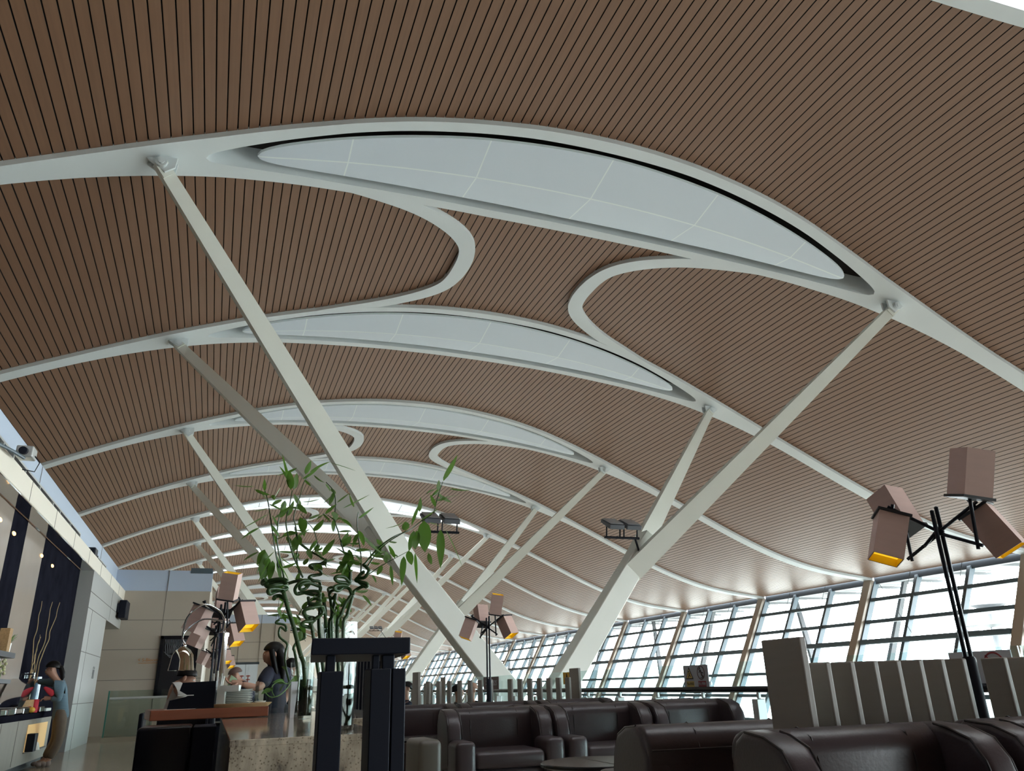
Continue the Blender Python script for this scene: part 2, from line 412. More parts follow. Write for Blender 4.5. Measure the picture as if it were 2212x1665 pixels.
BRIGHT = {0, 5, 6, 7, 8, 13, 14, 15}
for k in range(0, KMAX + 1):
    op = k in BRIGHT
    o = bpy.data.objects.new('roof_rib', ME_OPEN if op else ME_CLOSED); COL.objects.link(o)
    o.location = (0, YR(k), 0)
    where = {0: 'nearest overhead, only its edge showing at a corner', 1: 'with the largest eye-shaped grey panel, above the thickest strut'}.get(
        k, f'{ORD[k]} along the hall, ' + ('its long eye-shaped opening glowing' if op else 'its opening filled by a grey panel'))
    tag(o, 'white roof arch ' + where, 'roof beam', 'arched ribs of the roof')
    c = bpy.data.objects.new('reflector_panel', ME_BARS if op else ME_PANEL); COL.objects.link(c); c.parent = o

# loop-shaped beams that tie the arches in pairs
UIN = [(15.4, .52), (14.5, .84), (13.75, 1.13), (13.1, 1.37), (12.47, 1.63), (11.83, 1.91), (11.21, 2.26), (10.64, 2.69), (10.24, 3.1), (9.99, 3.5), (9.89, 3.97), (9.87, 4.5)]
UOUT = [(14.6, .80), (13.6, 1.03), (12.6, 1.25), (11.8, 1.46), (11.18, 1.75), (10.5, 2.19), (10.05, 2.58), (9.75, 2.96), (9.55, 3.38), (9.43, 3.9), (9.40, 4.2), (9.39, 4.5)]
def loop_mesh(side):
    a = UIN + [(x, 9 - y) for x, y in reversed(UIN[:-1])]
    b = UOUT + [(x, 9 - y) for x, y in reversed(UOUT[:-1])]
    def fine(p):
        out = []
        for i in range(len(p) - 1):
            p0, p1, p2, p3 = (Vector(p[max(i-1, 0)]), Vector(p[i]), Vector(p[i+1]), Vector(p[min(i+2, len(p)-1)]))
            for t in (0, .25, .5, .75):
                out.append(.5*((2*p1) + (p2-p0)*t + (2*p0-5*p1+4*p2-p3)*t*t + (3*p1-p0-3*p2+p3)*t**3))
        out.append(Vector(p[-1])); return out
    a, b = fine(a), fine(b)
    if side < 0: a = [Vector((15.26 - q.x, q.y)) for q in a]; b = [Vector((15.26 - q.x, q.y)) for q in b]
    mb = MB(); Z = lambda q, h: (q.x, q.y, zp(q.x) + h)
    for i in range(len(a) - 1):
        mb.add([Z(a[i], .006), Z(a[i+1], .006), Z(b[i+1], .006), Z(b[i], .006)], [(0, 1, 2, 3)])
        for q in (a, b):
            mb.add([Z(q[i], .006), Z(q[i+1], .006), Z(q[i+1], .175), Z(q[i], .175)], [(0, 1, 2, 3)])
    return mb.mesh('loop_beam', [MT['rib']], smooth=40, weld=True)
ML, MR = loop_mesh(-1), loop_mesh(1)
for k in (1, 3, 5, 7, 9, 11):
    for me, s in ((ML, 'left'), (MR, 'right')):
        o = bpy.data.objects.new('loop_beam', me); COL.objects.link(o); o.location = (0, YR(k), 0)
        tag(o, f'white U-shaped beam joining the {ORD[k]} and {ORD[k+1]} roof arches on the {"niche" if s == "left" else "window"} side', 'roof beam', 'U-shaped beams between arches')

# slanting struts: two arms that merge into one leg
def support(side):
    """origin: middle of an arch pair, on the lower hall floor"""
    xt, zt = (-1.95, 10.88) if side < 0 else (16.88, 10.50)
    xm, zm = (3.70, 4.42) if side < 0 else (10.73, 4.30)
    xb, zb = (6.86, .66) if side < 0 else (7.94, .66)
    Mp = Vector((xm, 0, zm)); B = Vector((xb, 0, zb))
    ax = (B - Mp).normalized(); wd = Vector((-ax.z, 0, ax.x))
    leg = MB(); leg.bar(Mp - ax * .55, B + ax * .08, .50, .50, wd, .62, .60)
    arms = []
    for sy in (-1, 1):
        T = Vector((xt, sy * D / 2, zt)); E = Mp + ax * .9
        m = MB(); d = (E - T).normalized(); w = Vector((-d.z, 0, d.x)).normalized()
        # width lies in the cross-hall plane, thickness along the hall
        n = 6
        for i in range(n):
            p, q = T.lerp(E, i / n), T.lerp(E, (i + 1) / n)
            m_w = lambda t: .26 + .28 * t ** .9
            m.bar(p, q, .20 + .10 * i / n, m_w(i / n), w, .20 + .10 * (i + 1) / n, m_w((i + 1) / n))
        m2 = MB(); m2.bar(T.lerp(E, .018), T + (T - E).normalized() * .12, .26, .24, w)
        pin = MB(); yy = Vector((0, 1, 0)); c = T + (T - E).normalized() * .03
        pin.tube([c - yy * .19, c + yy * .19], .11, 16); pin.tube([c - yy * .215, c + yy * .215], .06, 12)
        br = MB(); zr = zp(xt) + .02 ; dirx = 1 if side < 0 else -1
        for o_ in (-.10, .10):
            br.prism([(xt - .46 * dirx, zr), (xt + .26 * dirx, zr), (xt + .24 * dirx, zt - .02), (xt + .06 * dirx, zt - .16)], T.y + o_ - .025, T.y + o_ + .025, 'y')
        arms.append((m, m2, pin, br))
    return leg, arms
for side in (-1, 1):
    leg, arms = support(side)
    ml = leg.mesh('leg', [MT['strut']], bevel=.02, seg=1)
    am = [(a.mesh('arm', [MT['strut']], weld=True), b.mesh('end_plate', [MT['strut']]), c.mesh('pin', [MT['rib']], smooth=40), d.mesh('bracket', [MT['rib']])) for a, b, c, d in arms]
    for i, k in enumerate((1, 3, 5, 7, 9, 11, 13)):
        t = thing('branching_strut', f'pale forked strut under the {ORD[k]} and {ORD[k+1]} roof arches, rising towards the {"niche wall" if side < 0 else "windows"}', 'strut', (0, YR(k) + D / 2, 0), 0, 'slanting roof struts')
        o = bpy.data.objects.new('leg', ml); COL.objects.link(o); o.parent = t
        for a, b, c, d in am:
            q = bpy.data.objects.new('arm', a); COL.objects.link(q); q.parent = t
            for nm, me in (('end_plate', b), ('pin', c), ('bracket', d)):
                p = bpy.data.objects.new(nm, me); COL.objects.link(p); p.parent = q

# pedestal under each pair of struts
for i, k in enumerate((1, 3, 5, 7, 9, 11, 13)):
    m = MB(); m.lathe([(1.0, -5), (1.0, .34), (.95, .395)], (7.4, YR(k) + D / 2, 0), 24)
    struct(m.build('column_pedestal', MT['strut'], smooth=40), 'round pedestal below the struts')

# ---------------------------------------------------------------- window wall
def xw(z): return 29.3 + .545 * z
ZB = -4.8; ZT = 5.38
def wq(y, z, off=0): return Vector((xw(z) - off * .88, y, z + off * .48))   # off>0: towards the hall
nwin = 0
fcol = MB(); fcol.bar(wq(0, ZB, .12), wq(0, ZT + .1, .12), .46, .50, (0, 1, 0)); FC = fcol.mesh('facade_column', [MT['fcol']], bevel=.02, seg=1)
fr = MB()
for t in (1 / 3, 2 / 3): fr.bar(wq(D * t, ZB), wq(D * t, ZT), .28, .19, (0, 1, 0))
for y in (.22, D - .22): fr.bar(wq(y, ZB), wq(y, ZT), .30, .20, (0, 1, 0))
for z in (4.49, 3.39, 1.10, -.04, -1.25, -2.4, -3.6): fr.bar(wq(.1, z), wq(D - .1, z), .28, .17, (0, 0, 1))
FR = fr.mesh('frame', [MT['mullion']])
sl = MB(); sl.bar(wq(.35, 2.37, .1), wq(D - .35, 2.37, .1), .38, .24, (0, 0, 1)); SL = sl.mesh('sill', [MT['mullion']], bevel=.03, seg=1)
hd = MB(); hd.bar(wq(0, ZT + .20), wq(D, ZT + .20), .40, .56, (0, 0, 1)); HD = hd.mesh('header', [MT['mullion_dk']])
pn = MB()
a, b, c, d = wq(.1, ZB, -.04), wq(D - .1, ZB, -.04), wq(D - .1, ZT, -.04), wq(.1, ZT, -.04); pn.add([a, b, c, d], [(0, 1, 2, 3)])
PN = pn.mesh('pane', [MT['pane']])
rod = MB()
for t in (1 / 3 + .02, 2 / 3 + .02): rod.tube([wq(D * t, 2.4, .25), wq(D * t, ZT + .05, .35)], .012, 5)
rod.tube([wq(D * .93, ZT - .1, .2), wq(D * .45, 1.2, .2)], .011, 5)
RD = rod.mesh('tension_rod', [MT['mullion_dk']])
for k in range(KMIN, KMAX):
    nwin += 1
    w = bpy.data.objects.new(f'window_{nwin}', FR); COL.objects.link(w); w.location = (0, YR(k), 0); struct(w, 'tilted window bay with grey bars')
    for nm, me in (('sill', SL), ('header', HD), ('pane', PN), ('tension_rod', RD)):
        o = bpy.data.objects.new(nm, me); COL.objects.link(o); o.parent = w
    o = bpy.data.objects.new('facade_column', FC); COL.objects.link(o); o.location = (0, YR(k), 0); struct(o, 'beige sloping column between window bays')

# outside: canopy, struts, ground, light mast
m = MB(); m.add([(xw(ZT) + .35, YMIN, 5.62), (xw(ZT) + .35, YMAX, 5.62), (37.5, YMAX, 5.72), (37.5, YMIN, 5.72), (xw(ZT) + .35, YMIN, 6.0), (xw(ZT) + .35, YMAX, 6.0), (37.5, YMAX, 5.95), (37.5, YMIN, 5.95)],
                [(0, 1, 2, 3), (7, 6, 5, 4), (3, 2, 6, 7), (0, 3, 7, 4), (1, 0, 4, 5), (2, 1, 5, 6)])
for k in range(KMIN, KMAX * 3):
    y = YR(KMIN) + (k - KMIN) * 3.0
    m.box((33.0, y, 5.5), (37.3, y + .06, 5.64))
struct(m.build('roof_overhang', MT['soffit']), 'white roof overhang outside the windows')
es = MB()
for sy in (-1, 1):
    es.bar((34.6, sy * D / 2, 5.7), (33.0, sy * .5, -5.0), .16, .26, (1, 0, 0), .30, .5)
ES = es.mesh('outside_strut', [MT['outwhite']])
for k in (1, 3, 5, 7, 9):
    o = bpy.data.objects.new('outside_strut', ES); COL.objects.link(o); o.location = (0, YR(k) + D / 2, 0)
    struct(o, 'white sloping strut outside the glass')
m = MB(); m.add([(26.0, -900, -9), (1500, -900, -9), (1500, 1500, -9), (26.0, 1500, -9)], [(0, 1, 2, 3)])
struct(m.build('ground_apron', MT['apron']), 'pale concrete apron outside')
m = MB(); m.add([(-1500, -900, -9.1), (-17, -900, -9.1), (-17, 1500, -9.1), (-1500, 1500, -9.1)], [(0, 1, 2, 3)])
struct(m.build('ground_outside', MT['apron']), 'concrete ground on the far side')
mp = AX(2142, 1340, 110.0)
mast = thing('light_mast', 'tall grey floodlight mast seen faintly through the window behind the tall lamp', 'mast', (mp.x, mp.y, -9))
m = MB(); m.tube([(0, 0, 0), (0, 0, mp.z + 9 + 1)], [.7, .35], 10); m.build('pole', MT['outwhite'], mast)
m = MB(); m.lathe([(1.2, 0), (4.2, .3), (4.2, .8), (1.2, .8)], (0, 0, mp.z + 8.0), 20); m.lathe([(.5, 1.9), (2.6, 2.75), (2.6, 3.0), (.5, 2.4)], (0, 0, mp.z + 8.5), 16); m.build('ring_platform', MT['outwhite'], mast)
for a in range(0, 360, 45):
    m = MB(); ca, sa = math.cos(math.radians(a)), math.sin(math.radians(a)); m.box((4.0*ca - .5, 4.0*sa - .5, mp.z + 6.8), (4.0*ca + .5, 4.0*sa + .5, mp.z + 7.9)); m.build('floodlight', MT['flood'], mast, bevel=.15)

# ---------------------------------------------------------------- floors
m = MB(); m.box((-12, -12, -.35), (6.05, 62, 0)); struct(m.build('floor', MT['floor']), 'beige stone lounge floor')
m = MB(); m.box((-16.6, YMIN, -5.3), (26.9, YMAX, -5.0)); struct(m.build('floor_concourse', MT['floor']), 'lower concourse floor')

m = MB(); m.box((-16.9, YMIN, -5), (-16.6, YMAX, 6.2)); struct(m.build('wall_opposite', MT['beige']), 'long wall on the far side of the hall')  # unseen solid wall, added in place of glazing to darken the ceiling
# end of hall far away and behind the camera, other long side
m = MB(); m.box((-16.8, YMAX, -5), (33, YMAX + .3, 13)); struct(m.build('wall_end', MT['white']), 'far end wall of the hall')
m = MB(); m.box((-16.8, -50.3, -5), (32.5, -50.0, 13)); struct(m.build('wall_rear', MT['beige']), 'rear wall of the hall')

# ---------------------------------------------------------------- lounge walls on the left
XF = -2.7
m = MB(); m.box((-2.95, -12, 3.66), (XF, 26.0, 3.96))
struct(m.build('wall_left', MT['white'], bevel=.01, seg=1), 'white fascia above the buffet niche')
m = MB()
for i in range(18): m.box((XF, -9.6 + i * 2.0, 3.66), (XF + .004, -9.588 + i * 2.0, 3.96))
struct(m.build('trim_1', MT['joint']), 'joints of the white fascia')
m = MB(); m.box((-3.2, -12, 3.9), (-3.0, 26.2, 4.64)); m.box((-3.2, 26.02, 3.96), (-.30, 26.2, 4.58))
struct(m.build('wall_left_fascia', MT['blue']), 'blue-grey band above the white fascia')
m = MB()
m.box((-1.56, 26.0, 3.96), (-1.545, 26.03, 4.58)); m.box((-2.995, 22.2, 3.96), (-2.99, 22.215, 4.64)); m.box((-2.995, 14.2, 3.96), (-2.99, 14.215, 4.64))
struct(m.build('trim_2', MT['joint']), 'joints of the blue band')
m = MB(); m.box((-.95, 26.0, 4.5), (-.32, 26.4, 4.66)); struct(m.build('trim_3', MT['mullion']), 'grey cap strip on the end wall')
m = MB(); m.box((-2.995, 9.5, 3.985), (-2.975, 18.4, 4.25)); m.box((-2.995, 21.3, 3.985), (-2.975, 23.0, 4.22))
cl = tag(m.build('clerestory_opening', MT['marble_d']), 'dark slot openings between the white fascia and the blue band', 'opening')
m = MB()
for y in (9.5, 10.6, 11.5, 12.1, 12.9, 14.0, 15.2, 15.9, 17.1, 18.36, 21.3, 22.2, 22.96): m.box((-2.998, y, 3.97), (-2.93, y + .05, 4.26))
m.box((-2.998, 9.5, 4.25), (-2.93, 18.4, 4.28)); m.box((-2.998, 21.3, 4.22), (-2.93, 23.0, 4.25))
m.build('frame', MT['steel'], cl)
# white pier, header block over the corridor
m = MB(); m.box((-3.2, 19.42, 0), (XF, 22.7, 3.66)); m.box((-3.2, 22.7, 2.86), (XF, 26.0, 3.66))
struct(m.build('wall_left_pier', MT['pier']), 'white pier and header beside the corridor')
m = MB()
for z in (.9, 1.95, 2.86): m.box((XF, 19.42, z), (XF + .004, 22.7, z + .014))
m.box((XF, 20.1, 0), (XF + .004, 20.115, 2.86)); m.box((XF, 19.42, 3.2), (XF + .004, 26, 3.214)); m.box((XF, 23.2, 2.9), (XF + .004, 23.212, 3.66))
struct(m.build('trim_4', MT['joint']), 'joints of the white pier')
# niche
m = MB(); m.mi = 0

def yb(px, py=1140): return AX(px, py, -2.98).y
b_ = [yb(-40), yb(24), yb(59), yb(103)]
segs = [(-12, b_[0], 1), (b_[0], b_[1], 0), (b_[1], b_[2], 1), (b_[2], b_[3], 0), (b_[3], 19.42, 1)]
m = MB()
for y0, y1, dk in segs:
    m.mi = dk; m.box((-3.2, y0, 0), (-2.98, y1, 3.66))
struct(m.build('wall_left_niche', [MT['marble_l'], MT['marble_d']]), 'polished niche wall of pale and black stone')
m = MB(); m.box((-2.94, -12, 3.645), (-2.71, 19.4, 3.66)); struct(m.build('trim_5', MT['mirror']), 'mirrored strip under the fascia')
for i, (px, py) in enumerate(((30, 1152), (90, 1200), (113, 1222), (0, 1122))):  # glowing discs added in place of downlight reflections on the polished stone
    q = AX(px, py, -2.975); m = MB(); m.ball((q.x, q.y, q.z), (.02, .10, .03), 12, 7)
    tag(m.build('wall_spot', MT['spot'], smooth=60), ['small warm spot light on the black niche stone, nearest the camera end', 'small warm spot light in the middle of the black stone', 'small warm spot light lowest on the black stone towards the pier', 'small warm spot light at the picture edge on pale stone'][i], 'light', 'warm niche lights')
# end wall with panels
m = MB(); m.box((-12, 26.0, 0), (-.32, 26.25, 3.96)); m.box((-.55, 26.25, 0), (-.32, 40.0, 4.58)); struct(m.build('wall_far', MT['beige']), 'beige panelled wall at the end of the lounge')
m = MB()
for z in (1.45, 2.28, 3.11): m.box((-12, 25.994, z), (-.32, 26.0, z + .014))
m.box((-1.57, 25.994, 0), (-1.556, 26.0, 3.96)); m.box((-4.6, 25.994, 0), (-4.586, 26.0, 3.96))
struct(m.build('trim_6', MT['joint']), 'joints of the beige wall')
m = MB(); m.box((-5.2, 22.7, 0), (-5.0, 26.0, 3.0)); struct(m.build('wall_corridor', MT['beige']), 'corridor wall')
m = MB(); m.mi = 0; m.box((-.32, 40.0, 0), (3.3, 40.25, 4.06)); m.mi = 1; m.box((-.32, 39.98, 4.06), (3.3, 40.25, 4.46))
struct(m.build('wall_lift', [MT['beige'], MT['blue']]), 'second beige wall with the lift door')
m = MB()
for z in (2.45, 3.2): m.box((-.3, 39.99, z), (3.3, 40.0, z + .016))
for x in (1.0, 1.95, 2.6): m.box((x, 39.97, 2.3), (x + .014, 40.0, 4.46))
struct(m.build('trim_7', MT['joint']), 'joints of the lift wall')
m = MB(); m.box((.86, 39.9, 0), (1.40, 39.99, 2.22)); m.box((1.41, 39.9, 0), (1.95, 39.99, 2.22)); dr = struct(m.build('door_1', MT['lift']), 'pale metal lift doors')
m = MB(); m.box((.80, 39.88, 2.22), (2.0, 40.0, 2.32)); m.build('door_frame', MT['mullion_dk'], dr)
m = MB()
for x in (1.27, 1.55):
    for i in range(5): m.box((x - .09, 39.885, 1.05 + i * .16), (x + .09, 39.9, 1.10 + i * .16))
    m.box((x - .02, 39.885, 1.02), (x + .02, 39.9, 1.75))
m.build('red_ornament', mat('ornament_red', (0.45, 0.12, 0.10), .7), dr)
m = MB(); m.lathe([(0, 0), (.05, 0), (.05, .02), (0, .02)], (0, 0, 0), 12); o = m.build('peephole', MT['mullion_dk'], dr, loc=(1.22, 39.9, 1.95), rot=(PI / 2, 0, 0))
# ---------------------------------------------------------------- balustrade
XB = 5.9
t = thing('glass_balustrade', 'clear glass balustrade with a dark handrail along the lounge edge', 'balustrade', (XB, 0, 0))
m = MB(); m.tube([(-.07, 1.5, .90), (-.07, 60, .90)], .036, 10); m.build('handrail', MT['blackwood'], t, smooth=40)
y = 2.0; PAN = [4.55, 6.68, 8.81, 10.93, 13.3, 15.5, 17.7, 20, 22.2, 24.5, 27, 29.5, 32, 35, 38, 42, 46, 50, 55, 60]
y0 = 2.42
for y1 in PAN:
    m = MB(); m.box((-.008, y0 + .012, .06), (.008, y1 - .012, 1.205)); m.build('glass_panel', MT['bglass'], t); y0 = y1
for yy in np.arange(2.2, 34, 1.12):
    m = MB(); m.box((-.14, yy - .05, 0), (-.02, yy + .05, .80)); m.box((-.09, yy - .02, .80), (-.05, yy + .02, .90)); m.build('post', MT['steel'], t, bevel=.008, seg=1)
    if 8 < yy < 14: m = MB(); m.tube([(-.16, yy + .12, .66), (-.02, yy + .12, .66)], .03, 8); m.build('clamp', MT['black'], t)

def text_mesh(txt, size, material, name, parent, loc, rot):
    cu = bpy.data.curves.new(name, 'FONT'); cu.body = txt; cu.size = size; cu.align_x = 'CENTER'; cu.align_y = 'CENTER'; cu.extrude = .001
    ob = bpy.data.objects.new(name, cu); COL.objects.link(ob); bpy.context.view_layer.update()
    me = bpy.data.meshes.new_from_object(ob.evaluated_get(bpy.context.evaluated_depsgraph_get())); bpy.data.objects.remove(ob)
    me.materials.clear(); me.materials.append(material)
    o = bpy.data.objects.new(name, me); COL.objects.link(o); o.parent = parent; o.location = loc; o.rotation_euler = rot
    return o
ROTX = (PI / 2, 0, -PI / 2)      # lettering that faces -x (towards the lounge); reads from -y... to +y
def sign(name, label, y0, y1, z0, z1, board):
    t = thing(name, label, 'sign', (XB - .015, (y0 + y1) / 2, (z0 + z1) / 2))
    w, h = y1 - y0, z1 - z0
    m = MB(); m.box((-.006, -w / 2, -h / 2), (.004, w / 2, h / 2)); m.build('board', board, t)
    return t, w, h
def flat(parent, name, polys, material, d):
    """polygons in sign space (u to the reader's right, v up), as thin plates on the lounge side"""
    m = MB()
    for p in polys: m.prism([(-u, v) for u, v in p], -d, -d + .002, 'x')
    return m.build(name, material, parent)
def ring(cx, cy, r, w, n=28, sx=1.0):
    out = []
    for i in range(n):
        a, b = 2*PI*i/n, 2*PI*(i+1)/n
        out.append([(cx+sx*r*math.cos(a), cy+r*math.sin(a)), (cx+sx*r*math.cos(b), cy+r*math.sin(b)), (cx+sx*(r-w)*math.cos(b), cy+(r-w)*math.sin(b)), (cx+sx*(r-w)*math.cos(a), cy+(r-w)*math.sin(a))])
    return out
def stroke(x0, y0, x1, y1, w):
    d = Vector((x1-x0, y1-y0)).normalized(); n = Vector((-d.y, d.x)) * w / 2
    return [(x0+n.x, y0+n.y), (x1+n.x, y1+n.y), (x1-n.x, y1-n.y), (x0-n.x, y0-n.y)]
def disc(cx, cy, r, n=12): return [(cx + r*math.cos(2*PI*i/n), cy + r*math.sin(2*PI*i/n)) for i in range(n)]
# white double sign
t, w, h = sign('warning_sign', 'white warning sign with a yellow triangle and a no-climbing circle', 8.83, 9.40, .855, 1.196, MT['signwhite'])
flat(t, 'triangle', [[(-.235, .0), (-.055, .0), (-.145, .15)]], MT['signblack'], .009)
flat(t, 'triangle_face', [[(-.215, .013), (-.075, .013), (-.145, .125)]], MT['signyel2'], .011)
flat(t, 'falling_figure', [stroke(-.165, .02, -.14, .06, .012), stroke(-.14, .06, -.115, .03, .012), stroke(-.16, .065, -.12, .075, .01), disc(-.15, .092, .012)], MT['signblack'], .013)
flat(t, 'prohibition_ring', ring(.13, .075, .085, .012) + [stroke(.07, .135, .19, .015, .012)], MT['signmaroon'], .011)
flat(t, 'climbing_figure', [stroke(.12, .11, .145, .04, .022), stroke(.12, .11, .085, .075, .012), stroke(.135, .08, .18, .07, .012), stroke(.145, .04, .165, .015, .012), stroke(.11, .015, .16, .015, .008), disc(.11, .13, .013)], MT['signblack'], .009)
flat(t, 'yellow_plate', [[(-.225, -.13), (-.05, -.13), (-.05, -.025), (-.225, -.025)]], MT['signyel2'], .009)
flat(t, 'red_plate', [[(.05, -.13), (.225, -.13), (.225, -.025), (.05, -.025)]], MT['signred'], .009)
text_mesh('当心坠落', .040, MT['signblack'], 'caption', t, (-.0115, .137, -.06), ROTX)
text_mesh('禁止攀爬', .040, MT['signwhite'], 'caption', t, (-.0115, -.137, -.06), ROTX)
# grey sign behind the near slats
t, w, h = sign('prohibition_sign', 'pale grey sign with a red prohibition circle, behind the near board screen', 4.62, 5.20, .88, 1.18, MT['signwhite'])
flat(t, 'prohibition_ring', ring(.13, .045, .095, .013) + [stroke(.06, .115, .20, -.025, .012)], MT['signred'], .009)
flat(t, 'rider_figure', [stroke(.085, .03, .175, .03, .025), stroke(.11, .055, .15, .035, .022), disc(.10, .082, .014), disc(.085, .005, .024), disc(.175, .005, .024)], MT['signblack'], .008)
flat(t, 'caption_plate', [[(.04, -.13), (.22, -.13), (.22, -.065), (.04, -.065)]], MT['signred'], .009)
# yellow sign and maroon sign further on
t, w, h = sign('yellow_sign', 'small yellow warning sign on the glass by the tall end board', 12.75, 13.38, 1.0, 1.195, MT['signyellow'])
flat(t, 'pictogram', [stroke(-.2, -.08, -.15, .075, .025), stroke(-.15, .075, -.1, -.08, .025), stroke(-.18, -.01, -.11, -.01, .02)], MT['signblack'], .009)
flat(t, 'lettering', [stroke(.0, v, .22, v, .02) for v in (.06, .01, -.04, -.085)], MT['signblack'], .009)
t, w, h = sign('maroon_sign', 'dark maroon notice on the glass behind the slender middle lamp', 16.9, 17.95, .92, 1.19, MT['signmaroon'])
text_mesh('SOS', .15, MT['signwhite'], 'lettering', t, (-.0115, -.3, .0), ROTX)
flat(t, 'lettering_line', [stroke(-.35, .05, .05, .05, .02), stroke(-.35, -.02, .05, -.02, .02)], MT['signwhite'], .009)
t, w, h = sign('amber_sign', 'tiny amber sign on the glass beside the farthest slats', 26.6, 27.2, 1.0, 1.19, MT['signyellow'])

# ---------------------------------------------------------------- board screens
def make_screen(cx, y, rz, label, first=None):
    if first: t = copy_tree(first); t.location = (cx, y, 0); t.rotation_euler = (0, 0, rz); t['label'] = label; return t
    t = thing('board_screen', label, 'screen', (cx, y, 0), rz, 'taupe board screens')
    
    for x0, x1 in ((-1.28, -.12), (.12, 1.28)):
        m = MB(); m.box((x0, -.04, .04), (x1, .28, .34)); m.build('plinth', MT['taupe'], t, bevel=.01, seg=1)
    sp = .1575
    a = MB(); a.box((-.018, 0, .34), (.018, .16, 1.105)); sm = a.mesh('slat', [MT['taupe']], bevel=.008, seg=2)
    b = MB(); b.box((-.022, -.02, .34), (.022, .32, 1.235)); tm = b.mesh('end_board', [MT['taupe']], bevel=.008, seg=2)
    for i in range(-7, 8):
        if i == 0: continue
        o = bpy.data.objects.new('slat', sm); COL.objects.link(o); o.parent = t; o.location = (i * sp, 0, 0)
    for i in (-8, 8):
        o = bpy.data.objects.new('end_board', tm); COL.objects.link(o); o.parent = t; o.location = (i * sp, 0, 0)
    return t
scr = make_screen(4.20, 3.47, math.radians(-2), 'taupe screen of upright boards right behind the nearest leather sofas')
make_screen(4.04, 11.45, 0, 'taupe screen of spaced upright boards around the slender middle lamp', scr)
make_screen(4.12, 19.5, 0, 'taupe screen of upright boards farthest along the glass', scr)

# ---------------------------------------------------------------- lamps
def make_lamp(scale=1.0):
    t = thing('branch_lamp', '', 'lamp', (0, 0, 0), 0, 'branch-like lamps with box shades')
    m = MB(); m.lathe([(.10, 0), (.10, .02), (.05, .035), (.038, .05), (.038, 1.10), (.030, 1.115)], n=20); m.build('base', MT['black'], t, smooth=40)
    for s, top in ((-1, 1.975), (1, 2.0)):
        m = MB(); m.tube([(s * .021, 0, 1.0), (s * .021, 0, top - .006), (s * .021, 0, top)], [.0125, .0125, .006], 10); m.build('pole', MT['black'], t, smooth=40)
    def bar(p, q, ext=.03):
        p, q = Vector(p), Vector(q); d = (q - p).normalized()
        m = MB(); m.tube([p - d * ext, q + d * ext], .0105, 8); m.build('arm', MT['black'], t, smooth=40)
    J1, J2, J3, J4 = (-.20, .13, 2.00), (-.05, .20, 1.72), (.18, -.13, 1.99), (.06, -.19, 1.735)
    def shade(c, ax, yaw, L=.285, w=.172):
        c = Vector(c); ax = Vector(ax).normalized()       # ax: from the plate to the open end
        x = Vector((math.cos(yaw), math.sin(yaw), 0)); x = (x - ax * x.dot(ax)).normalized(); yv = ax.cross(x)
        R = Matrix((x, yv, ax)).transposed().to_4x4(); R.translation = c
        m = MB(); a, b = w / 2, w / 2 - .006; h = L / 2
        P = [(-a, -a), (a, -a), (a, a), (-a, a)]; Q = [(-b, -b), (b, -b), (b, b), (-b, b)]
        m.mi = 0
        for i in range(4):
            p, q = P[i], P[(i + 1) % 4]; m.add([(*p, -h), (*q, -h), (*q, h), (*p, h)], [(0, 1, 2, 3)])
            u, v = Q[i], Q[(i + 1) % 4]; m.add([(*p, h), (*q, h), (*v, h), (*u, h)], [(0, 1, 2, 3)])
        m.add([(*p, -h) for p in P], [(3, 2, 1, 0)])
        o = m.build('shade', MT['shade'], t, weld=True); o.matrix_local = R
        m = MB()
        for i in range(4):
            u, v = Q[i], Q[(i + 1) % 4]; m.add([(*u, -h + .01), (*v, -h + .01), (*v, h - .001), (*u, h - .001)], [(3, 2, 1, 0)])
        m.build('gold_lining', MT['gold'], o)
        m = MB(); m.add([(*q, h - .05) for q in Q], [(0, 1, 2, 3)]); m.build('diffuser', MT['bulb'], o)
        m = MB(); m.box((-a - .012, -a - .012, -h - .012), (a + .012, a + .012, -h + .004)); m.build('plate', MT['shade_dk'], o)
        return c - ax * h
    pTR = shade((.05, -.27, 2.145), (.09, -.28, 1), math.radians(-18))
    pTL = shade((.0, .30, 2.03), (.0, .42, 1), math.radians(8))
    pLD = shade((-.255, .155, 1.82), (-.40, .05, -1), math.radians(-30))
    pRD = shade((.255, -.165, 1.825), (.30, -.42, -1), math.radians(25))
    bar((0, 0, 1.84), J1); bar(J1, pLD); bar((0, 0, 1.83), J2); bar(J2, pTL)
    bar((0, 0, 1.84), J3); bar(J3, pRD + Vector((.02, -.05, -.06)), .06); bar((0, 0, 1.83), J4); bar(J4, pTR)
    bar((-.15, .26, 1.98), (-.02, .24, 1.90)); bar((-.06, .05, 1.78), (.02, .02, 1.86))
    return t
lamp = make_lamp()
pm = AY(1071, 1480, 11.45)
LAMPS = [((4.12, 3.51), 'tall black branch lamp with big box shades among the nearest boards', 0),
         ((3.80, 11.35), 'black branch lamp with box shades in the gap of the middle board screen', 0),
         ((4.05, 19.4), 'distant branch lamp whose shades peek over the black slatted frame', 0),
         ((AY(480, 1330, 9.5).x, 9.5), 'branch lamp beside the chrome heat lamp, nearest of its row', .0),
         ((AY(470, 1350, 12.6).x, 12.6), 'second branch lamp in the row behind the chrome heat lamp', .0),
         ((AY(466, 1400, 20.5).x, 20.5), 'third branch lamp in the row, in front of the beige wall', 0),
         ((AY(478, 1420, 24.3).x, 24.3), 'farthest branch lamp of the row behind the heat lamp', 0)]
for i, ((x, y), lb, rz) in enumerate(LAMPS):
    o = lamp if i == 0 else copy_tree(lamp)
    o.location = (x, y, 0); o.rotation_euler = (0, 0, rz); o['label'] = lb

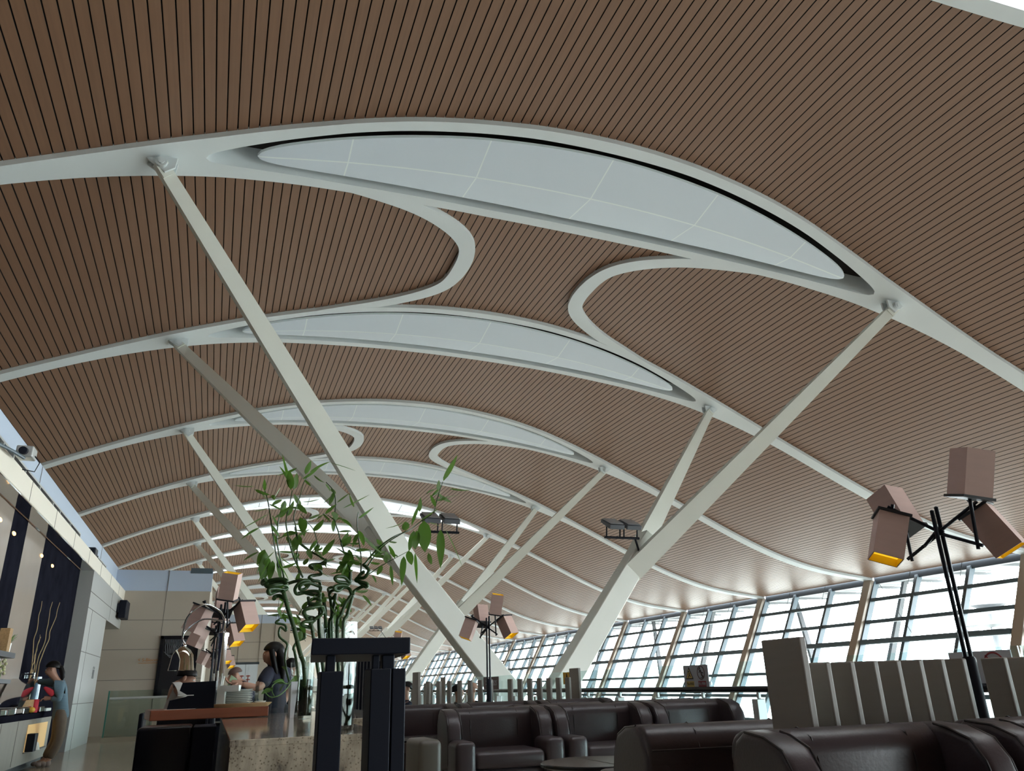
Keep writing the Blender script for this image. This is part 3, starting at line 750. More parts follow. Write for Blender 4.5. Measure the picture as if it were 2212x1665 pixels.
# ---------------------------------------------------------------- sofas
def make_sofa():
    t = thing('leather_sofa', '', 'sofa', (0, 0, 0), 0, 'dark brown leather sofas')
    Wd = 1.14
    m = MB(); m.box((-Wd / 2 + .03, -.36, .05), (Wd / 2 - .03, .34, .27)); m.build('base', MT['leather'], t, bevel=.03, smooth=50)
    m = MB(); m.box((-.37, -.44, .27), (.37, .20, .43)); m.build('seat', MT['leather'], t, bevel=.06, seg=4, smooth=60)
    # back with a rolled top
    prof = []
    for a in range(0, 181, 15): prof.append((.30 - .13 * math.cos(math.radians(a)) * -1 * -1 + 0, .70 + .105 * math.sin(math.radians(a))))
    prof = [(.16, .28), (.17, .70)] + [(.30 - .13 * math.cos(math.radians(a)), .70 + .11 * math.sin(math.radians(a))) for a in range(15, 166, 15)] + [(.435, .69), (.415, .60), (.39, .10), (.2, .10)]
    m = MB(); m.prism(prof, -Wd / 2 + .015, Wd / 2 - .015, 'x'); bk = m.build('backrest', MT['leather'], t, bevel=.018, seg=2, smooth=60)
    m = MB()
    for x in (-.26, .26): m.tube([(x, .17, .45), (x, .166, .68), (x, .20, .775), (x, .30, .814), (x, .40, .775), (x, .437, .69)], .004, 6)
    m.tube([(-Wd / 2 + .03, .437, .688), (Wd / 2 - .03, .437, .688)], .005, 6); m.build('seam', MT['piping'], bk)
    for s in (-1, 1):
        # wing: curved front, wraps forward
        w = [(.40, .20), (.42, .66), (.36, .77), (.28, .812), (.12, .80), (-.02, .755), (-.09, .67), (-.125, .55), (-.135, .40), (-.13, .27)]
        m = MB(); x0, x1 = (s * (Wd / 2 - .155), s * (Wd / 2))
        m.prism(w, min(x0, x1), max(x0, x1), 'x'); wg = m.build('wing', MT['leather'], t, bevel=.035, seg=4, smooth=60)
        m = MB(); xi = s * (Wd / 2 - .150)
        m.tube([(xi, yy - .008, zz + .004) for yy, zz in ((.20, .803), (.12, .79), (-.01, .745), (-.075, .66), (-.108, .55), (-.118, .40), (-.115, .30))], .006, 6)
        xo = s * (Wd / 2 - .012)
        m.tube([(xo, yy - .008, zz + .002) for yy, zz in ((.28, .803), (.12, .79), (-.01, .745), (-.075, .66), (-.108, .55), (-.118, .40), (-.115, .30))], .006, 6)
        m.build('piping', MT['piping'], wg)
        m = MB(); x0, x1 = s * (Wd / 2 - .21), s * (Wd / 2 - .005); m.box((min(x0, x1), -.47, .06), (max(x0, x1), -.05, .53)); ar = m.build('armrest', MT['leather'], t, bevel=.055, seg=4, smooth=60)
    for x in (-.48, .48):
        for y in (-.33, .28):
            m = MB(); m.lathe([(.02, 0), (.026, .06)], (x, y, 0), 8); m.build('foot', MT['black'], t)
    return t
sofa = make_sofa()
# (x, y, turn, label): facing the camera when turn = 0
SO = [(2.87, 2.95, -.10, 'leather sofa nearest to the camera, in front of the tall end board'),
      (4.12, 2.84, -.10, 'leather sofa cut off by the picture edge, in front of the tall lamp'),
      (2.84, 4.36, PI - .12, 'leather sofa seen from behind, its seamed back beside the tall end board'),
      (2.86, 8.25, -.05, 'leather sofa facing us behind the low round table'),
      (4.02, 8.16, -.05, 'leather sofa facing us, middle one of the row behind the low table'),
      (5.175, 8.08, -.0, 'leather sofa facing us at the glass end of the row'),
      (2.62, 10.85, 0, 'leather sofa beside the black slatted frame, in front of the middle screen'),
      (3.79, 10.80, 0, 'leather sofa in front of the middle screen, under the slender lamp'),
      (4.95, 10.75, 0, 'leather sofa in front of the middle screen, nearest the glass'),
      (3.85, 9.25, PI, 'leather sofa turned away, only its top showing behind the middle of the row'),
      (5.10, 9.2, PI, 'leather sofa turned away, top showing behind the glass end of the row'),
      (3.2, 18.7, 0, 'leather sofa in front of the farthest screen')]
for i, (x, y, rz, lb) in enumerate(SO):
    o = sofa if i == 0 else copy_tree(sofa)
    o.location = (x, y, 0); o.rotation_euler = (0, 0, rz); o['label'] = lb
# sofa arm block and low tables
m = MB(); m.box((-.11, -.28, .03), (.11, .28, .585)); o = m.build('pouf', mat('taupe_leather', (.10, .085, .072), .45), smooth=60, bevel=.05, seg=4, loc=(1.93, 7.75, 0)); tag(o, 'square taupe pouf beside the leather sofa facing us', 'pouf')  # single block standing in for the arm of another sofa
TBL = mat('dark_table_glass', (.020, .020, .022), .2, spec=.12)
def low_table(x, y, label):
    t = thing('low_table', label, 'table', (x, y, 0), 0, 'low dark tables')
    m = MB(); m.lathe([(.0, .455), (.40, .455), (.43, .465), (.43, .482), (.42, .488), (0, .488)], n=48, sx=1.0, sy=1.0); tp = m.build('tabletop', TBL, t, smooth=30)
    m = MB(); m.box((-.003, -.42, .4885), (.003, .42, .4895)); m.build('joint', MT['joint'], tp)
    m = MB(); m.lathe([(.26, 0), (.26, .02), (.06, .04), (.05, .455)], n=24); m.build('pedestal', MT['black'], t, smooth=40)
low_table(2.76, 5.72, 'low dark round table with a glossy top between the sofas')
low_table(2.42, 9.35, 'low dark table beyond the pouf, half hidden by the black frame')

# ---------------------------------------------------------------- floodlights on the struts
def flood(px, py, Y, label, pb, n=2, sc=1.0):
    c = AY(px, py, Y); t = thing('floodlight_pair', label, 'floodlight', c, 0, 'floodlights on the roof struts'); t.scale = (sc, sc, sc)
    for i in range(n):
        x = (i - (n - 1) / 2) * .52
        m = MB(); m.prism([(-.30, .05), (.22, .30), (.26, .22), (-.24, -.06)], x - .22, x + .22, 'x'); h = m.build('lamp_head', MT['flood'], t, bevel=.015, seg=1)
        m = MB(); m.prism([(-.27, .085), (.20, .315), (.20, .325), (-.27, .095)], x - .19, x + .19, 'x'); m.build('lens', MT['floodglass'], h)
        m = MB(); m.tube([(x - .2, -.05, .05), (x - .2, .0, -.22)], .02, 6); m.tube([(x + .2, -.05, .05), (x + .2, .0, -.22)], .02, 6); m.build('yoke', MT['black'], h)
    m = MB(); m.tube([(-.26 * n, 0, -.23), (.26 * n, 0, -.23)], .035, 8); q = (AY(*pb, Y + .1) - c) / sc; m.tube([(.2 * n * (1 if q.x > 0 else -1), 0, -.23), q], .03, 8); m.build('bracket', MT['black'], t)
flood(1342, 1143, 18.3, 'pair of floodlights on a bracket at the fork of the window-side strut', (1380, 1190))
flood(950, 1130, 19.3, 'pair of floodlights seen behind the bamboo leaves', (890, 1175))
flood(812, 1358, 36.5, 'small distant floodlight strip above the black frame', (835, 1380), 3, .38)
flood(640, 1362, 46, 'tiny distant floodlight behind the bamboo stalks', (660, 1385), 3, .42)
# ---------------------------------------------------------------- granite counter and black frames
m = MB(); m.box((.105, 3.93, 0), (.82, 5.9, .82)); m.box((.105, 5.9, 0), (1.26, 8.1, .82)); gr = m.build('granite_counter', MT['granite'])
tag(gr, 'speckled granite counter with a polished top under the vases', 'counter')
m = MB(); m.prism([(.10, 3.925), (.825, 3.925), (.825, 5.9), (1.28, 5.9), (1.28, 8.15), (.10, 8.15)], .82, .85, 'z'); m.build('countertop', MT['granite'], gr, bevel=.003, seg=1)

fr_ = thing('portal_frame', 'heavy black frame of thick posts under a broad flat beam', 'frame', (0, 2.8, 0))
def fx(px, py=1450): return AY(px, py, 2.8).x
m = MB(); m.prism([(.306, 0), (.647, 0), (.735, .82), (.393, .82)], 1.158, 1.212, 'z'); m.build('beam', MT['satin'], fr_, bevel=.003, seg=1)
def post(x0, x1, top, y0, y1, name, par=fr_, bev=.003):
    m = MB(); m.box((x0, y0, 0), (x1, y1, top)); return m.build(name, MT['satin'], par, bevel=bev, seg=1)
post(.338, .414, 1.104, -.03, .06, 'post'); post(.505, .575, 1.109, -.03, .10, 'post'); post(.581, .628, 1.109, -.02, .10, 'post')
post(.366, .398, 1.158, .07, .10, 'neck_post'); post(.535, .560, 1.158, .11, .14, 'neck_post'); post(.570, .615, 1.158, .11, .15, 'neck_post')
sc = thing('slatted_screen', 'black slatted screen standing on the far right edge of the granite', 'screen', (1.20, 5.95, .85))
m = MB(); m.box((-.03, 0, 0), (.03, 2.15, .03)); m.build('bottom_rail', MT['blackwood'], sc)
m = MB(); m.box((-.035, 0, .44), (.035, 2.15, .48)); m.build('top_rail', MT['blackwood'], sc)
a = MB(); a.box((-.03, -.02, .03), (.03, .02, .44)); sm = a.mesh('slat', [MT['blackwood']])
for i in range(14):
    o = bpy.data.objects.new('slat', sm); COL.objects.link(o); o.parent = sc; o.location = (0, .03 + i * .157, 0)

# ---------------------------------------------------------------- vases
def cyl_vase(name, label, c, r, h, fill, r2=None, n=28):
    r2 = r2 or r
    t = thing(name, label, 'vase', c)
    m = MB(); m.lathe([(0, 0), (r, 0), (r2, h)], n=n); m.lathe([(r2 - .006, h), (r2, h)], n=n)
    m = MB(); m.lathe([(0, .004), (r - .004, .0), (r, .01), (r2, h), (r2 - .006, h), (r - .006, .02), (0, .02)], n=n); m.build('vessel', MT['vglass'], t, smooth=40)
    if fill:
        f = fill / h; rr = r - .008 + (r2 - r) * f
        m = MB(); m.lathe([(0, .022), (r - .008, .022), (rr, fill), (0, fill)], n=n); m.build('water', MT['water'], t, smooth=40)
    return t
VT = Vector((.625, 4.42, .85)); VC = Vector((.66, 6.25, .85)); VR = Vector((.735, 7.55, .85)); VW = Vector((.60, 6.62, .85))
cyl_vase('glass_vase', 'tall clear glass cylinder of bamboo behind the black frame', VT, .098, .535, .24)
cyl_vase('glass_vase', 'narrow glass cylinder of dark water beside the white vase', VC, .055, .43, .27)
cyl_vase('glass_vase', 'flared glass vase with a slender stem behind the white vase', VR, .05, .43, .10, .085)
t = thing('white_vase', 'slim white tapered vase on the polished granite', 'vase', VW)
m = MB(); m.lathe([(0, 0), (.022, 0), (.03, .10), (.038, .26), (.034, .26), (.026, .1), (0, .03)], n=4); o = m.build('vessel', MT['cyl'], t); o.rotation_euler = (0, 0, PI / 4 + .3)
# glass guard between the woman and the granite
gd = thing('glass_guard', 'thin clear glass guard standing on the granite in front of the woman', 'screen', (.40, 7.9, .85))
m = MB(); m.box((-.02, 0, 0), (.34, .008, .28)); m.box((-.02, -.0, 0), (-.012, -.5, .28)); m.build('pane', MT['vglass'], gd)

def leaf(mb, p, q, w, droop=.12, roll=0.0):
    p, q = Vector(p), Vector(q); L = (q - p).length; d = (q - p) / max(L, 1e-6)
    up = Vector((0, 0, 1)); s = d.cross(up)
    if s.length < .1: s = Vector((1, 0, 0))
    s.normalize(); s = (Matrix.Rotation(roll, 3, d) @ s); nrm = s.cross(d)
    vs = []; fs = []; n = 7
    for i in range(n + 1):
        f = i / n; c = p.lerp(q, f) + up * (droop * L * 4 * f * (1 - f)) ; ww = w * (math.sin(PI * f ** .75) ** .8 if 0 < f < 1 else .02)
        vs += [c - s * ww / 2, c + nrm * ww * -.12, c + s * ww / 2]
        if i < n: b = i * 3; fs += [(b, b + 1, b + 4, b + 3), (b + 1, b + 2, b + 5, b + 4)]
    mb.add(vs, fs)
def Z5(x, y): return (500 + x / 4.1615, 980 + y / 4.1615)      # picture notes
def poly(pts, Y, jit=0.0):
    out = []
    for i, (x, y) in enumerate(pts):
        px, py = Z5(x, y); out.append(AY(px, py, Y + jit * math.sin(i * 1.7)))
    return out
def smooth_path(p, n=6):
    out = []
    for i in range(len(p) - 1):
        p0, p1, p2, p3 = p[max(i-1, 0)], p[i], p[i+1], p[min(i+2, len(p)-1)]
        for k in range(n):
            t = k / n; out.append(.5*((2*p1) + (p2-p0)*t + (2*p0-5*p1+4*p2-p3)*t*t + (3*p1-p0-3*p2+p3)*t**3))
    out.append(p[-1]); return out
def stalk(label, Y, stem, root, r, shoots=(), leaves=(), jit=.04, lw=.032, curl=None, auto=5):
    """stem: picture notes from vase to top; curl: (from, to, radius, turns) spiral stretch"""
    t = thing('bamboo_stalk', label, 'plant', root, 0, 'lucky bamboo stalks')
    R0 = Vector(root); m = MB()
    pts = [Vector(root)] + poly(stem, Y, 0)
    if len(pts) > 1: path = smooth_path(pts, 8)
    m.tube([p - R0 for p in path], r, 9)
    L = 0; acc = 0
    for a, b in zip(path[:-1], path[1:]):
        acc += (b - a).length
        if acc > .09:
            acc = 0; d = (b - a).normalized(); m.tube([b - R0 - d * .004, b - R0, b - R0 + d * .004], [r, r * 1.18, r], 9)
    for cl_ in (curl or ()):
        q = [AY(*Z5(x, y), Y + r * 2.6 * math.sin(i * 1.05)) - R0 for i, (x, y) in enumerate(cl_)]; q = smooth_path(q, 6)
        m.tube(q, r * .95, 9)
    m.build('stem', MT['stalk'], t, smooth=50)
    if shoots:
        m = MB()
        for sh, rr in shoots:
            q = smooth_path(poly(sh, Y, jit), 6); n = len(q); m.tube([p - R0 for p in q], [rr * (1 - .55 * i / n) for i in range(n)], 6)
        m.build('shoot', MT['stalk'], t, smooth=50)
    if shoots and auto:
        leaves = list(leaves); ra = random.Random(len(label))
        for sh, rr in shoots:
            for q_ in range(auto):
                s_ = ra.random() * (len(sh) - 1); i0 = int(s_); f0 = s_ - i0; x = sh[i0][0] * (1 - f0) + sh[i0 + 1][0] * f0; y = sh[i0][1] * (1 - f0) + sh[i0 + 1][1] * f0
                a = ra.uniform(-.5, 2.6) if ra.random() < .6 else ra.uniform(2.6, 5.8); l = ra.uniform(70, 150)
                leaves.append((x, y, x + l * math.cos(a), y + l * math.sin(a) * .9, ra.uniform(.7, 1.15)))
    if leaves:
        m = MB()
        for i, lf in enumerate(leaves):
            x0, y0, x1, y1 = lf[:4]; w = lf[4] if len(lf) > 4 else 1.0
            dy = .10 * math.sin(i * 2.3 + x0); a = AY(*Z5(x0, y0), Y + jit * math.sin(i)); b = AY(*Z5(x1, y1), Y + dy)
            leaf(m, a - R0, b - R0, lw * w, .05 * math.sin(i * 1.3), .5 * math.sin(i * 3.1))
        m.build('foliage', MT['leaf'], t, smooth=60)
    return t
rnd = random.Random(3)
def tuft(x, y, n, L, down=.3):
    out = []
    for i in range(n):
        a = rnd.uniform(0, 2 * PI); l = L * rnd.uniform(.6, 1.1)
        out.append((x + rnd.uniform(-25, 25), y + rnd.uniform(-50, 50), x + l * math.cos(a) * .7, y + l * (math.sin(a) * .8 + down), rnd.uniform(.7, 1.2)))
    return out
stalk('straight thick bamboo stalk leaning left out of the narrow glass cylinder, curly at the top', 6.2, [(655, 1930), (620, 1800), (560, 1560), (510, 1400), (470, 1250)], VC + Vector((.01, 0, .03)), .0165,
      shoots=[([(460, 1180), (440, 1080), (400, 900), (360, 640), (330, 440), (300, 330)], .008), ([(480, 1160), (450, 1000), (410, 780), (430, 560), (480, 430)], .008)],
      leaves=[(330, 540, 100, 670, 1.2), (250, 665, 85, 770), (240, 880, 110, 960, 1.1), (310, 880, 270, 1140, 1.6), (210, 290, 20, 280, .9), (300, 335, 295, 225, .8), (370, 370, 385, 415, .7), (340, 450, 480, 525, 1.1), (480, 420, 450, 545, 1.0),
              (300, 900, 225, 1080, 1.1), (330, 930, 300, 1130, 1.2), (350, 940, 240, 1160, .9), (370, 960, 340, 1150, 1.1), (400, 900, 470, 1060, 1.2), (420, 940, 440, 1140, 1.0), (300, 860, 230, 1000, 1.1), (440, 1000, 520, 1150, 1.0), (380, 880, 300, 960, 1.0), (210, 320, 350, 370, .8), (440, 300, 380, 400, .8), (450, 410, 360, 470, .9)], lw=.050,
      curl=([(470, 1250), (445, 1225), (400, 1235), (350, 1258), (330, 1240), (345, 1215), (410, 1212), (480, 1222), (500, 1195), (470, 1178), (400, 1180), (340, 1195), (312, 1185), (320, 1165), (390, 1160), (460, 1165), (495, 1150), (470, 1130), (400, 1130), (320, 1150), (285, 1170), (280, 1150), (310, 1130)], [(475, 1300), (430, 1278), (390, 1285), (383, 1302)]))
stalk('upright bamboo stalk at the left rim of the tall vase with a long leafy shoot', 4.42, [(790, 1600), (795, 1420), (795, 1240)], VT + Vector((-.03, 0, .03)), .0095,
      shoots=[([(640, 1110), (590, 1000), (540, 870), (505, 720), (490, 600), (525, 450), (545, 330)], .0055), ([(600, 800), (575, 640), (560, 560), (610, 400), (655, 250), (700, 190)], .004)],
      leaves=[(540, 330, 455, 0, .9), (560, 320, 430, 110, 1.1), (535, 320, 520, 150, 1.3), (560, 320, 590, 170, 1.1), (590, 125, 405, 195, 1.0), (665, 185, 715, 60, 1.0), (700, 170, 890, 70, .8), (880, 75, 1120, 155, .8), (635, 230, 800, 110, .8), (640, 430, 795, 405, .9), (620, 570, 655, 745, 1.2), (560, 870, 590, 740, 1.3), (620, 470, 560, 360, .9), (500, 560, 560, 420, .9), (480, 520, 380, 580, .9), (550, 880, 620, 960, .9)], lw=.034,
      curl=([(795, 1240), (800, 1200), (760, 1180), (700, 1160), (650, 1165), (615, 1190), (620, 1220), (660, 1215), (700, 1170), (690, 1140), (640, 1140), (590, 1180), (570, 1225), (590, 1260), (650, 1250), (720, 1235), (780, 1240), (790, 1262), (740, 1268), (650, 1248), (600, 1255)], [(640, 1145), (580, 1145), (510, 1165)]))
stalk('bamboo stalk with a thick bent elbow and pale cut tip above the tall vase', 4.5, [(850, 1600), (845, 1420), (830, 1330)], VT + Vector((-.01, .03, .03)), .0095,
      shoots=[([(610, 800), (700, 870), (770, 910), (835, 945)], .0075), ([(600, 1150), (610, 1080), (590, 960), (590, 800), (570, 660)], .006), ([(700, 1010), (760, 990), (800, 985), (840, 960)], .009), ([(780, 830), (740, 690), (680, 610), (620, 540)], .0035)],
      leaves=[(740, 700, 830, 590, 1.2), (820, 920, 930, 765, 1.3), (740, 1025, 880, 1110, 1.2), (745, 880, 820, 840, .9), (560, 990, 640, 1060, .9), (700, 590, 800, 540, 1.0), (650, 1000, 690, 940, .8)], lw=.034,
      curl=([(845, 950), (842, 985), (800, 990), (730, 995), (705, 1010), (730, 1030), (790, 1045), (805, 1080), (760, 1090), (710, 1100), (700, 1120), (740, 1140), (790, 1150), (797, 1200), (800, 1260), (830, 1330)],))
stalk('looping bamboo stalk coiling low over the rim of the tall vase', 4.36, [(730, 1600), (710, 1540), (760, 1480), (820, 1430), (790, 1370), (700, 1380), (655, 1420), (690, 1500), (720, 1470)], VT + Vector((-.05, -.02, .03)), .0095,
      leaves=[(600, 1460, 640, 1380, 1.0), (640, 1400, 690, 1320, 1.0), (620, 1500, 580, 1440, .9), (700, 1330, 760, 1260, .9)], lw=.03, curl=([(850, 1560), (845, 1480), (830, 1390), (800, 1370), (720, 1385), (660, 1405), (650, 1440), (690, 1465), (740, 1475), (730, 1500), (660, 1510), (630, 1530), (660, 1550), (720, 1560)], [(740, 1390), (700, 1350), (720, 1310), (780, 1305), (800, 1335), (760, 1350), (705, 1340), (690, 1290)]))
stalk('slanting bamboo stalk at the right rim of the tall vase with a tall thin shoot', 4.40, [(950, 1590), (985, 1450), (1030, 1340), (1080, 1270)], VT + Vector((.03, -.01, .03)), .0100,
      shoots=[([(1070, 1060), (1030, 930), (1000, 850), (960, 700), (930, 600), (935, 430), (915, 330), (850, 255)], .005), ([(930, 600), (860, 550), (820, 540)], .003)],
      leaves=[(1000, 490, 1245, 365, 1.3), (980, 580, 1085, 660, 1.1), (850, 270, 890, 340, .8), (900, 310, 935, 360, .7), (740, 190, 840, 260, .4), (950, 440, 1065, 350, .7), (920, 520, 940, 600, 1.2), (1000, 840, 1070, 735, 1.6), (990, 830, 1050, 700, 1.3)], lw=.034,
      curl=([(1080, 1270), (1060, 1215), (1010, 1200), (960, 1230), (925, 1215), (935, 1190), (1000, 1180), (1045, 1190), (1030, 1160), (960, 1150), (930, 1120), (960, 1100), (1020, 1110), (1062, 1150), (1070, 1060)],))
stalk('rightmost bamboo stalk of the tall vase, its long branch arching over the strut', 4.40, [(1005, 1590), (1040, 1450), (1075, 1330), (1090, 1270)], VT + Vector((.055, .01, .03)), .0100,
      shoots=[([(1190, 1000), (1270, 900), (1350, 820), (1470, 740), (1600, 685), (1700, 610), (1800, 545)], .006), ([(1225, 1010), (1300, 900), (1400, 800), (1560, 700)], .0045), ([(1820, 530), (1835, 460), (1860, 370), (1900, 250)], .0045), ([(1160, 1090), (1165, 930), (1130, 650), (1140, 520)], .0045), ([(1240, 1080), (1340, 1010), (1450, 950), (1580, 880)], .003)],
      leaves=[(1905, 245, 2030, 10, 1.4), (1850, 315, 1750, 365, .9), (1875, 310, 1790, 395, 1.0), (1860, 330, 1865, 235, .8), (1960, 310, 2164, 322, .9), (1830, 410, 2060, 368, .8), (1620, 645, 1690, 450, 1.2), (1700, 605, 1865, 490, .9), (1560, 610, 1380, 670, .8), (1730, 600, 1740, 885, 2.4), (1880, 680, 1880, 1030, 1.5), (1920, 670, 2080, 1025, 1.1), (1640, 690, 1595, 880, 1.3), (1665, 690, 1650, 860, 1.5), (1590, 870, 1620, 1000, 1.3), (1650, 890, 1668, 1165, .7), (1550, 920, 1530, 1185, 1.1), (1430, 1000, 1450, 1185, .6), (1770, 890, 1800, 995, .8), (1690, 520, 1700, 390, .8), (1780, 620, 1890, 660, .6), (1570, 690, 1560, 610, 1.4),
              (1140, 580, 1280, 480, 1.0), (1190, 740, 1350, 890, 1.0), (1120, 860, 1245, 865, 1.0), (1150, 690, 1190, 830, 1.3), (1120, 910, 1170, 985, 1.2), (1030, 950, 975, 1060, 1.3), (1060, 880, 1000, 1010, 1.3), (1060, 860, 1090, 1000, 1.2), (1040, 980, 980, 1130, 1.2), (1080, 960, 1000, 1090, 1.1), (1100, 480, 1060, 360, .6), (1120, 1240, 1230, 1225, 1.1), (1270, 1090, 1300, 1160, .8), (1180, 1270, 1260, 1370, .6), (1100, 1050, 880, 1080, 1.2)], lw=.034,
      curl=([(1090, 1270), (1100, 1240), (1140, 1210), (1190, 1190), (1220, 1190), (1215, 1165), (1160, 1150), (1120, 1140), (1130, 1120), (1190, 1115), (1215, 1090), (1235, 1050), (1215, 1020), (1185, 995)], [(1190, 1060), (1160, 1085), (1130, 1130), (1170, 1170), (1215, 1200)]))
stalk('short bamboo stalk in the middle of the tall vase with pale hanging leaves', 4.47, [(880, 1600), (905, 1450), (940, 1260)], VT + Vector((.01, -.03, .03)), .0090,
      leaves=tuft(930, 1400, 12, 150, .5) + tuft(980, 1330, 8, 150, .3), lw=.03, curl=([(940, 1260), (905, 1300), (880, 1270), (895, 1235), (930, 1220), (940, 1180)],))
stalk('bamboo stalk in the back of the tall vase topped by a dense dark tuft', 4.50, [(900, 1600), (900, 1400), (880, 1250)], VT + Vector((0, .05, .03)), .0085,
      leaves=tuft(1020, 1000, 14, 120, .3) + tuft(800, 1300, 6, 110, .2), lw=.034, curl=([(880, 1250), (870, 1215), (910, 1200), (960, 1215), (1010, 1165), (1060, 1170), (1075, 1130), (1040, 1110)],))
stalk('slender zigzag bamboo stem rising from the flared glass vase', 7.5, [(490, 1930), (485, 1790), (500, 1710), (430, 1640), (440, 1560), (490, 1590), (480, 1540), (400, 1520), (430, 1490)], VR + Vector((0, 0, .03)), .0105,
      shoots=[([(430, 1490), (420, 1380), (440, 1240)], .003), ([(430, 1490), (480, 1400), (520, 1300)], .003)], leaves=[(560, 1460, 590, 1540, 1.0)], lw=.05)
stalk('second zigzag bamboo stem beside the straight thick stalk', 6.9, [(590, 1930), (570, 1790), (560, 1740), (600, 1680), (660, 1650), (640, 1590), (560, 1560), (540, 1500)], VC + Vector((-.02, .03, .03)), .0115,
      leaves=tuft(620, 1560, 7, 130, .1), lw=.05)
# trailing vine in the white vase
iv = thing('trailing_vine', 'green vine with heart-shaped leaves trailing out of the white vase', 'plant', VW + Vector((0, 0, .2)))
m = MB(); R0 = VW + Vector((0, 0, .2)); vt = VW + Vector((0, 0, .26))
def vp(x, y, dy=0): return AY(560 + x / 4.97, 1330 + y / 4.97, 6.6 + dy)
paths = [[vt - Vector((0, 0, .05)), vt + Vector((0, 0, .02)), vp(300, 730), vp(230, 700, -.05), vp(150, 740, -.08), vp(135, 800, -.1), vp(160, 860, -.1)],
         [vt - Vector((0, 0, .05)), vt + Vector((0, 0, .01)), vp(280, 800, -.05), vp(200, 860, -.1), vp(120, 870, -.1), vp(60, 820, -.12)],
         [vt - Vector((0, 0, .05)), vp(330, 745, .03), vp(390, 690, .05)]]
for q in paths: m.tube([p - R0 for p in smooth_path(q, 6)], .004, 6)
m.build('stem', MT['ivy'], iv, smooth=50)
m = MB()
for a, b, w in ((vp(265, 725), vp(140, 715, -.08), .05), (vp(130, 795, -.1), vp(20, 840, -.1), .055), (vp(260, 740), vp(225, 810, -.05), .06), (vp(345, 690, .04), vp(410, 690, .02), .09), (vp(150, 790, -.1), vp(100, 785, -.1), .03), (vp(290, 580, .4), vp(240, 545, .4), .03)):
    leaf(m, a - R0, b - R0, w, .12, .7)
m.build('foliage', MT['ivy'], iv, smooth=60)

# ---------------------------------------------------------------- carving counter behind the granite
A0 = AY(325, 1535, 7.05); ud = Vector((math.cos(.12), math.sin(.12), 0)); LN = .90; ud.normalize(); ang = math.atan2(ud.y, ud.x)
m = MB(); m.box((0, 0, -.075), (LN, .70, 0)); o = m.build('wooden_counter', MT['redwood'], bevel=.006, seg=2, loc=(A0.x, A0.y, .93), rz=ang)
tag(o, 'red-brown wooden counter slab holding plates and a black stand', 'counter')
CT = lambda u, v, z=.93: Vector((A0.x + ud.x * u - ud.y * v, A0.y + ud.y * u + ud.x * v, z))
m = MB(); m.box((.06, .06, -.93), (.42, .64, -.075)); m.build('counter_base', MT['blackwood'], o)
cb = thing('black_cabinet', 'glossy black cabinet with rounded corners in front of the wooden counter', 'cabinet', (0, 6.2, 0))
x0 = AY(293, 1600, 6.2).x
m = MB(); m.box((x0, 0, .04), (-.10, .50, .838)); m.build('body', MT['blackwood'], cb, bevel=.02, seg=3, smooth=40)
m = MB(); m.box((-.09, .02, .0), (.06, .5, .83)); m.build('side_panel', MT['satin'], cb, bevel=.004, seg=1)
m = MB(); m.box((x0 + .03, .02, 0), (.03, .48, .04)); m.build('plinth', MT['black'], cb)
# black stand (paper tray)
def cu(px, py, v=.0):   # u along the counter front for a picture column, at depth v
    best = min(((abs(((CT(u / 100, v) - EYE).dot(CR) / (CT(u / 100, v) - EYE).dot(CF)) * FPX + W / 2 - px), u / 100) for u in range(-20, 200)))
    return best[1]
st = thing('document_stand', 'black stepped stand with a white sheet in its slot on the wooden counter', 'stand', CT(cu(418, 1500, .15), .15), ang - .22); st.scale = (.80, .8, .8)
m = MB(); m.prism([(-.24, .004), (-.225, .085), (-.08, .115), (-.06, .125), (.2, .125), (.2, .004)], -.10, .10, 'y'); m.build('base', MT['black'], st)
m = MB(); m.prism([(-.14, .175), (-.12, .25), (.2, .26), (.2, .125), (-.05, .125)], -.10, .10, 'y'); m.build('top_tray', MT['black'], st)
m = MB(); m.box((-.15, -.11, .126), (.0, .06, .134)); m.build('paper_sheet', MT['ceramic'], st)
m = MB(); m.box((-.26, -.11, .0), (.03, .0, .004)); m.build('base_sheet', MT['ceramic'], st)
# white bracket holder
hp = CT(cu(475, 1515, .10), .10)
m = MB(); m.box((-.03, -.04, 0), (.03, .04, .17)); m.box((-.03, -.05, .125), (.14, .05, .17)); o = m.build('white_bracket', MT['ceramic'], loc=hp, rz=-.2); tag(o, 'white angled card holder beside the stack of plates', 'holder')
jp = CT(cu(467, 1500, .3), .32)
t = thing('cutlery_jar', 'clear jar of white utensils behind the black stand', 'jar', jp); m = MB(); m.lathe([(0, 0), (.05, 0), (.055, .16), (.05, .16), (.045, .01), (0, .01)], n=18); m.build('vessel', MT['vglass'], t, smooth=40)
m = MB()
for i in range(7): a = i * .9; m.tube([(.02 * math.cos(a), .02 * math.sin(a), .02), (.045 * math.cos(a), .045 * math.sin(a), .25 + .02 * (i % 3))], .008, 6)
m.build('utensil_bundle', MT['ceramic'], t)
tr = CT(cu(512, 1522, .1), .20)
m = MB(); m.lathe([(0, 0), (.27, 0), (.30, .028), (.29, .03), (.265, .008), (0, .008)], n=28, sx=1, sy=.62); o = m.build('lattice_tray', MT['lattice'], loc=tr, rz=ang, smooth=30); tag(o, 'woven lattice tray under the stack of plates', 'tray')
PL = MB(); PL.lathe([(0, 0), (.085, 0), (.135, .014), (.137, .017), (.130, .0165), (.08, .006), (0, .006)], n=28); pm_ = PL.mesh('plate', [MT['ceramic']], smooth=40)
